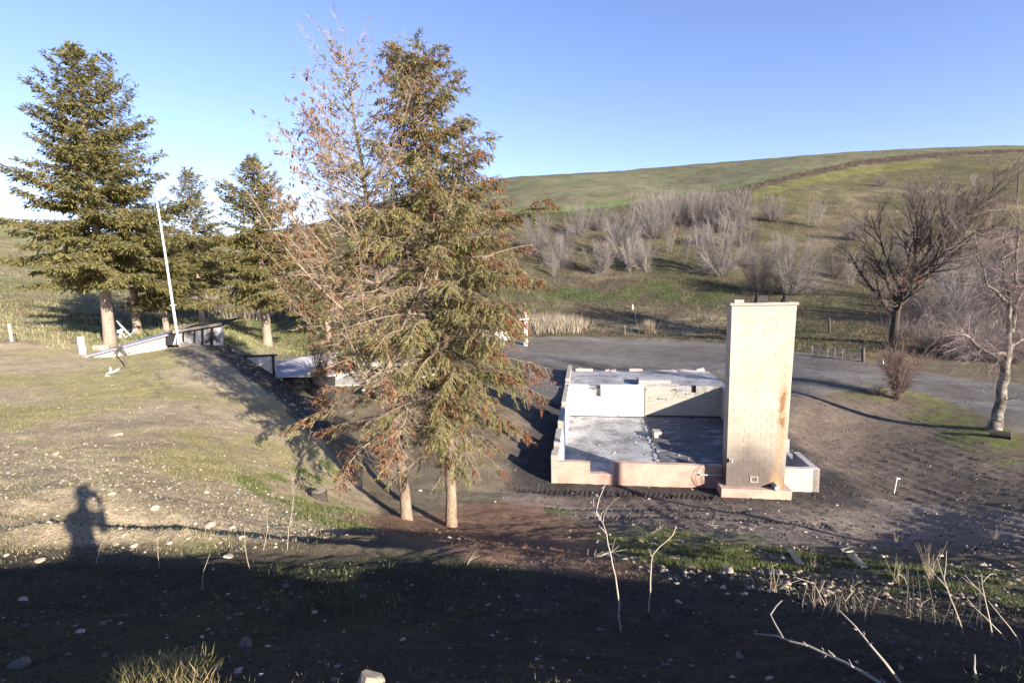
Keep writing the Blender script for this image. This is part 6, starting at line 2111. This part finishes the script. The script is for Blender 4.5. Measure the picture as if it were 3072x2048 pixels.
def stem(name, label, foot, Yg, lines, r0, col=STEMC, cat="dead stem", group=None, grounded=True):
    p0 = on_ground(*foot, Yg) if grounded else at(*foot, Yg)
    Y = p0[1]
    t = MB()
    tw = []
    for li, (pts, dy, rr) in enumerate(lines):
        P = []
        for k, (x, y) in enumerate(pts):
            q = at(x, y, Y + dy * k / max(1, len(pts) - 1))
            P.append(q)
        P = np.array(P)
        if li == 0 and grounded:
            P = np.concatenate([[p0 + (0, 0, -0.04)], P])
        s = np.concatenate([[0], np.cumsum(np.linalg.norm(np.diff(P, axis=0), axis=1))])
        rr = rr * 0.62
        q = np.linspace(0, s[-1], max(5, int(s[-1] / 0.07)))
        PP = np.stack([np.interp(q, s, P[:, k]) for k in range(3)], 1)
        PP[1:-1] += RNG.normal(0, r0 * 0.25, PP[1:-1].shape)
        t.tube(PP, np.linspace(rr, rr * 0.4, len(PP)), 6, col=np.tile(np.array(col), (len(PP), 1)) * RNG.uniform(0.8, 1.15, (len(PP), 1)))
        # stubs of snapped side shoots
        for m in range(int(s[-1] / 0.22)):
            k = RNG.integers(1, len(PP) - 1)
            d = unit(RNG.normal(0, 1, 3) + np.array([0, 0, 0.8])) * RNG.uniform(0.012, 0.04)
            t.segs([PP[k]], [PP[k] + d], rr * 0.45, rr * 0.3, col)
    o = t.obj(name, m_twig, loc=tuple(p0))
    tag(o, label, cat, group)
    return o


stem("dead_plant", "tallest pale bare stem with forked top, on the bank in front of the house", (1861, 1893), 3.6,
     [([(1853, 1772), (1836, 1677), (1818, 1598), (1809, 1569)], 0.05, .0115), ([(1809, 1569), (1787, 1524), (1799, 1487), (1812, 1458), (1829, 1424)], 0.1, .0075), ([(1809, 1569), (1812, 1535), (1832, 1510), (1858, 1490)], -0.1, .006), ([(1818, 1598), (1800, 1580), (1796, 1572)], 0.05, .006), ([(1800, 1560), (1783, 1537), (1778, 1505), (1790, 1480)], 0.1, .005), ([(1806, 1552), (1796, 1545), (1780, 1535)], 0, .005), ([(1806, 1552), (1802, 1545), (1812, 1530)], 0.04, .004)], .0115)
stem("dead_plant", "second bare stem, its top bent right, between the tall one and the planks", (1944, 1835), 4.6,
     [([(1952, 1760), (1954, 1669), (1989, 1631), (2018, 1602), (2029, 1576)], 0.1, .010), ([(1954, 1669), (1949, 1652), (1946, 1645)], 0, .005), ([(2018, 1602), (2028, 1596)], 0, .004)], .010)
stem("dead_plant", "thick pale stem slanting up from the bottom edge", (2704, 2050), 2.1, [([(2702, 2048), (2629, 1951), (2590, 1905), (2552, 1862), (2517, 1829)], 0.25, .0105), ([(2590, 1905), (2592, 1893)], 0, .005), ([(2570, 1885), (2562, 1884)], 0, .005)], .0105, grounded=False)
stem("fallen_branch", "long grey branch lying slantwise across the bottom right, with one shoot curving up", (2645, 2050), 2.1, [([(2643, 2048), (2566, 2003), (2517, 1972), (2433, 1940), (2349, 1912), (2300, 1905), (2262, 1898)], 0.5, .0125), ([(2349, 1912), (2336, 1885), (2316, 1860), (2314, 1842), (2328, 1820), (2346, 1800)], 0.15, .0075), ([(2560, 2000), (2546, 1976)], 0, .006), ([(2420, 1936), (2410, 1922)], 0, .006), ([(2470, 1952), (2465, 1941)], 0, .005), ([(2505, 1968), (2485, 1948)], 0, .006), ([(2650, 2048), (2643, 2030)], 0, .006)], .0125, col=(0.27, 0.235, 0.2), cat="branch", grounded=False)
stem("dead_plant", "pale stem leaning left with a forked upper half, left of the right-hand group", (2890, 1900), 3.5, [([(2887, 1891), (2868, 1830), (2842, 1766), (2822, 1705), (2812, 1672)], 0.1, .008), ([(2842, 1766), (2805, 1722), (2780, 1690)], 0.1, .005), ([(2832, 1738), (2838, 1690), (2840, 1650)], 0.1, .005)], .008)
stem("dead_plant", "straightest pale stem of the right-hand group", (2980, 1908), 3.3, [([(2975, 1895), (2957, 1797), (2948, 1750), (2945, 1719)], 0.05, .009), ([(2950, 1745), (2965, 1725), (2975, 1716), (2990, 1724)], 0.05, .005)], .009)
stem("dead_plant", "stem crossing from the straightest stem up to the left", (2956, 1790), 3.35, [([(2954, 1788), (2925, 1758), (2894, 1723)], 0.1, .0055), ([(2925, 1758), (2905, 1745), (2886, 1730)], 0.05, .004)], .0055, grounded=False)
stem("dead_plant", "rightmost slanting pale stem, running off the right edge", (3070, 1940), 3.1, [([(3064, 1930), (3010, 1858), (2964, 1800)], 0.1, .007)], .007)
stem("dead_plant", "low stem slanting under the straightest stem", (3024, 1922), 3.2, [([(3020, 1916), (2960, 1855), (2920, 1818), (2900, 1792)], 0.1, .0065), ([(2920, 1818), (2906, 1808)], 0, .004)], .0065)
stem("dead_plant", "short upright pale stem rising from the bottom edge at the right", (2928, 2060), 2.1, [([(2926, 2048), (2925, 2000), (2924, 1962)], 0.02, .009)], .009, grounded=False)
for (pts, Yg, lab) in [([(403, 1577), (404, 1546)], 7.2, "short pale stalk at the terrace's dark ledge"), ([(478, 1704), (474, 1660), (474, 1613)], 5.6, "pale stalk at the shadow edge left of the curved one"), ([(606, 1757), (608, 1720), (618, 1690), (630, 1660)], 4.6, "curved pale stalk with its foot in deep shade"),
                       ([(752, 1708), (742, 1680), (735, 1640), (734, 1588)], 5.6, "thin kinked stalk right of the curved one"), ([(788, 1650), (803, 1590), (800, 1515)], 6.6, "tall thin twin stalk on the terrace"), ([(861, 1650), (866, 1590), (875, 1540), (880, 1500), (878, 1420)], 6.8, "tallest thin sapling stalk left of the fir trunks"),
                       ([(1395, 1696), (1412, 1675), (1428, 1650)], 5.6, "forked twig lying at the shadow edge below the fir trunks"), ([(285, 1690), (300, 1640), (306, 1628)], 5.8, "tiny stalk right of the photographer's shadow"), ([(553, 1610), (551, 1592)], 7.2, "dead shoot standing on a stone of the terrace")]:
    extra = []
    if "sapling" in lab:
        extra = [([(878, 1440), (890, 1415), (895, 1400)], 0.05, .003), ([(879, 1470), (898, 1440), (905, 1418)], 0.05, .003), ([(877, 1430), (868, 1412)], 0, .003)]
    if "forked" in lab:
        extra = [([(1405, 1684), (1420, 1672), (1440, 1666)], 0.05, .004)]
    stem("dead_plant", lab, pts[0], Yg, [(pts[1:], 0.03, .0055)] + extra, .0055)
# the many thin stalks of the right-hand weed patch
for k in range(46):
    x = RNG.uniform(2360, 2960)
    y = np.interp(x, [2360, 2960], [1815, 1880]) + RNG.uniform(-30, 25)
    p = on_ground(x, y, np.interp(x, [2360, 2960], [5.6, 4.6]))
    L = RNG.uniform(0.08, 0.34) * (1.5 if x > 2700 else 1.0)
    b = MB()
    q = np.linspace(0, 1, 6)
    sw = RNG.normal(0, 0.10, 2)
    P = p + np.stack([sw[0] * L * q ** 2 * 2, sw[1] * L * q, L * q], 1) + RNG.normal(0, 0.004, (6, 3))
    b.tube(P, np.linspace(.0036, .0016, 6), 4, col=np.tile(np.array((0.33, 0.27, 0.20)) * RNG.uniform(0.5, 1.2), (6, 1)))
    if RNG.random() < 0.3:
        b.tube([P[3], P[3] + (RNG.normal(0, .05), RNG.normal(0, .03), .06), P[3] + (RNG.normal(0, .07), 0, .12)], .002, 3, col=np.tile((0.40, 0.33, 0.25), (3, 1)))
    o = b.obj("dry_weed", m_twig, loc=tuple(p))
    tag(o, "thin dry stalk in the weed patch at the right edge of the shade", "dead stem", "thin dry stalks of the right-hand weed patch")
# bigger dry weeds with branches on the right
for (x, y, Yg, L, lab) in ((2790, 1735, 8.0, 0.8, "tallest dry grass clump beyond the weed patch on the right"), (2320, 1775, 6.8, 0.5, "dry branching weed at the shadow edge left of the stalk patch"), (2435, 1715, 9.5, 0.4, "dry weed right of the left plank"), (2690, 1630, 12.5, 0.45, "dry weed on the soil's edge above the right-hand stalks"), (2985, 1620, 12.5, 0.6, "pale dry weed slanting at the far right of the soil"), (2690, 1750, 7.5, .6, "small dry weed left of the tallest dry clump")):
    p = on_ground(x, y, Yg)
    n = 22 if L > .7 else 12
    L = L * 0.72
    th = RNG.normal(0, 0.22, (n, 2))
    q1 = p + np.stack([th[:, 0] * L, th[:, 1] * L, L * RNG.uniform(0.35, 1, n)], 1)
    b = MB(); s0 = p + RNG.normal(0, 0.05 * L, (n, 3)) * (1, 1, 0)
    c_ = np.array((0.34, 0.28, 0.19))[None] * RNG.uniform(0.55, 1.25, (n, 1))
    b.segs(s0, q1, .0022, .001, c_)
    mid = s0 + (q1 - s0) * RNG.uniform(0.4, 0.9, (n, 1))
    b.segs(mid, mid + RNG.normal(0, 0.12 * L, (n, 3)) + (0, 0, 0.06), .0018, .001, c_)
    o = b.obj("dry_weed", m_twig, loc=tuple(p)); tag(o, lab, "dry weed", "dry weeds below the house")
# fallen twigs
for (x, y, Yg, s, lab) in ((1790, 1672, 9.0, 0.5, "fallen bleached twig with fine branches left of the tall bare stem"), (2140, 1578, 14.5, 0.45, "curved dead twig on the soil in front of the house"), (2240, 1586, 14, 0.4, "pale stick on the soil beside the long shadow line"), (1960, 1598, 13.4, 0.5, "pair of thin sticks on the litter in front of the grass row")):
    p = on_ground(x, y, Yg) + (0, 0, 0.03)
    b = MB(); d = unit(np.array([1, RNG.normal(0, .3), 0.05])) * s
    P = p + d[None] * np.linspace(-0.5, 0.5, 6)[:, None] + RNG.normal(0, 0.01, (6, 3))
    b.tube(P, np.linspace(.008, .003, 6), 4, col=np.tile((0.42, 0.36, 0.29), (6, 1)))
    n = 14
    k = RNG.integers(1, 6, n)
    b.segs(P[k], P[k] + d * 0.22 + RNG.normal(0, 0.07, (n, 3)) + (0, 0, 0.05), .003, .0015, (0.42, 0.36, 0.29))
    o = b.obj("fallen_twig", m_twig, loc=tuple(p)); tag(o, lab, "twig")
# charred debris on the flank of the mound, burnt stub posts
_fl = region([(640, 1040), (720, 1045), (820, 1125), (960, 1235), (1000, 1320), (930, 1300), (840, 1210), (730, 1130)], 0.5) * INF * (GY < 32)
clods("charred_debris", _fl, 1700, 0.02, 0.15, [(0.05, 0.045, 0.042), (0.09, 0.08, 0.07), (0.30, 0.27, 0.23), (0.16, 0.13, 0.10)], [4, 3, 1.5, 2])
for (x0, y0, x1, y1, Yg, lab) in ((697, 1062, 684, 1040, 28.5, "burnt stub post on the rim beside the shed"), (668, 1040, 700, 1072, 28.6, "charred beam sloping down from the shed's end")):
    p0, p1 = on_ground(x0, y0, Yg), at(x1, y1, Yg)
    b = MB(); b.tube([p0, p1 + (0, 0, 0.1)], 0.08, 5); o = b.obj("charred_beam", m_char, loc=tuple(p0)); tag(o, lab, "beam")
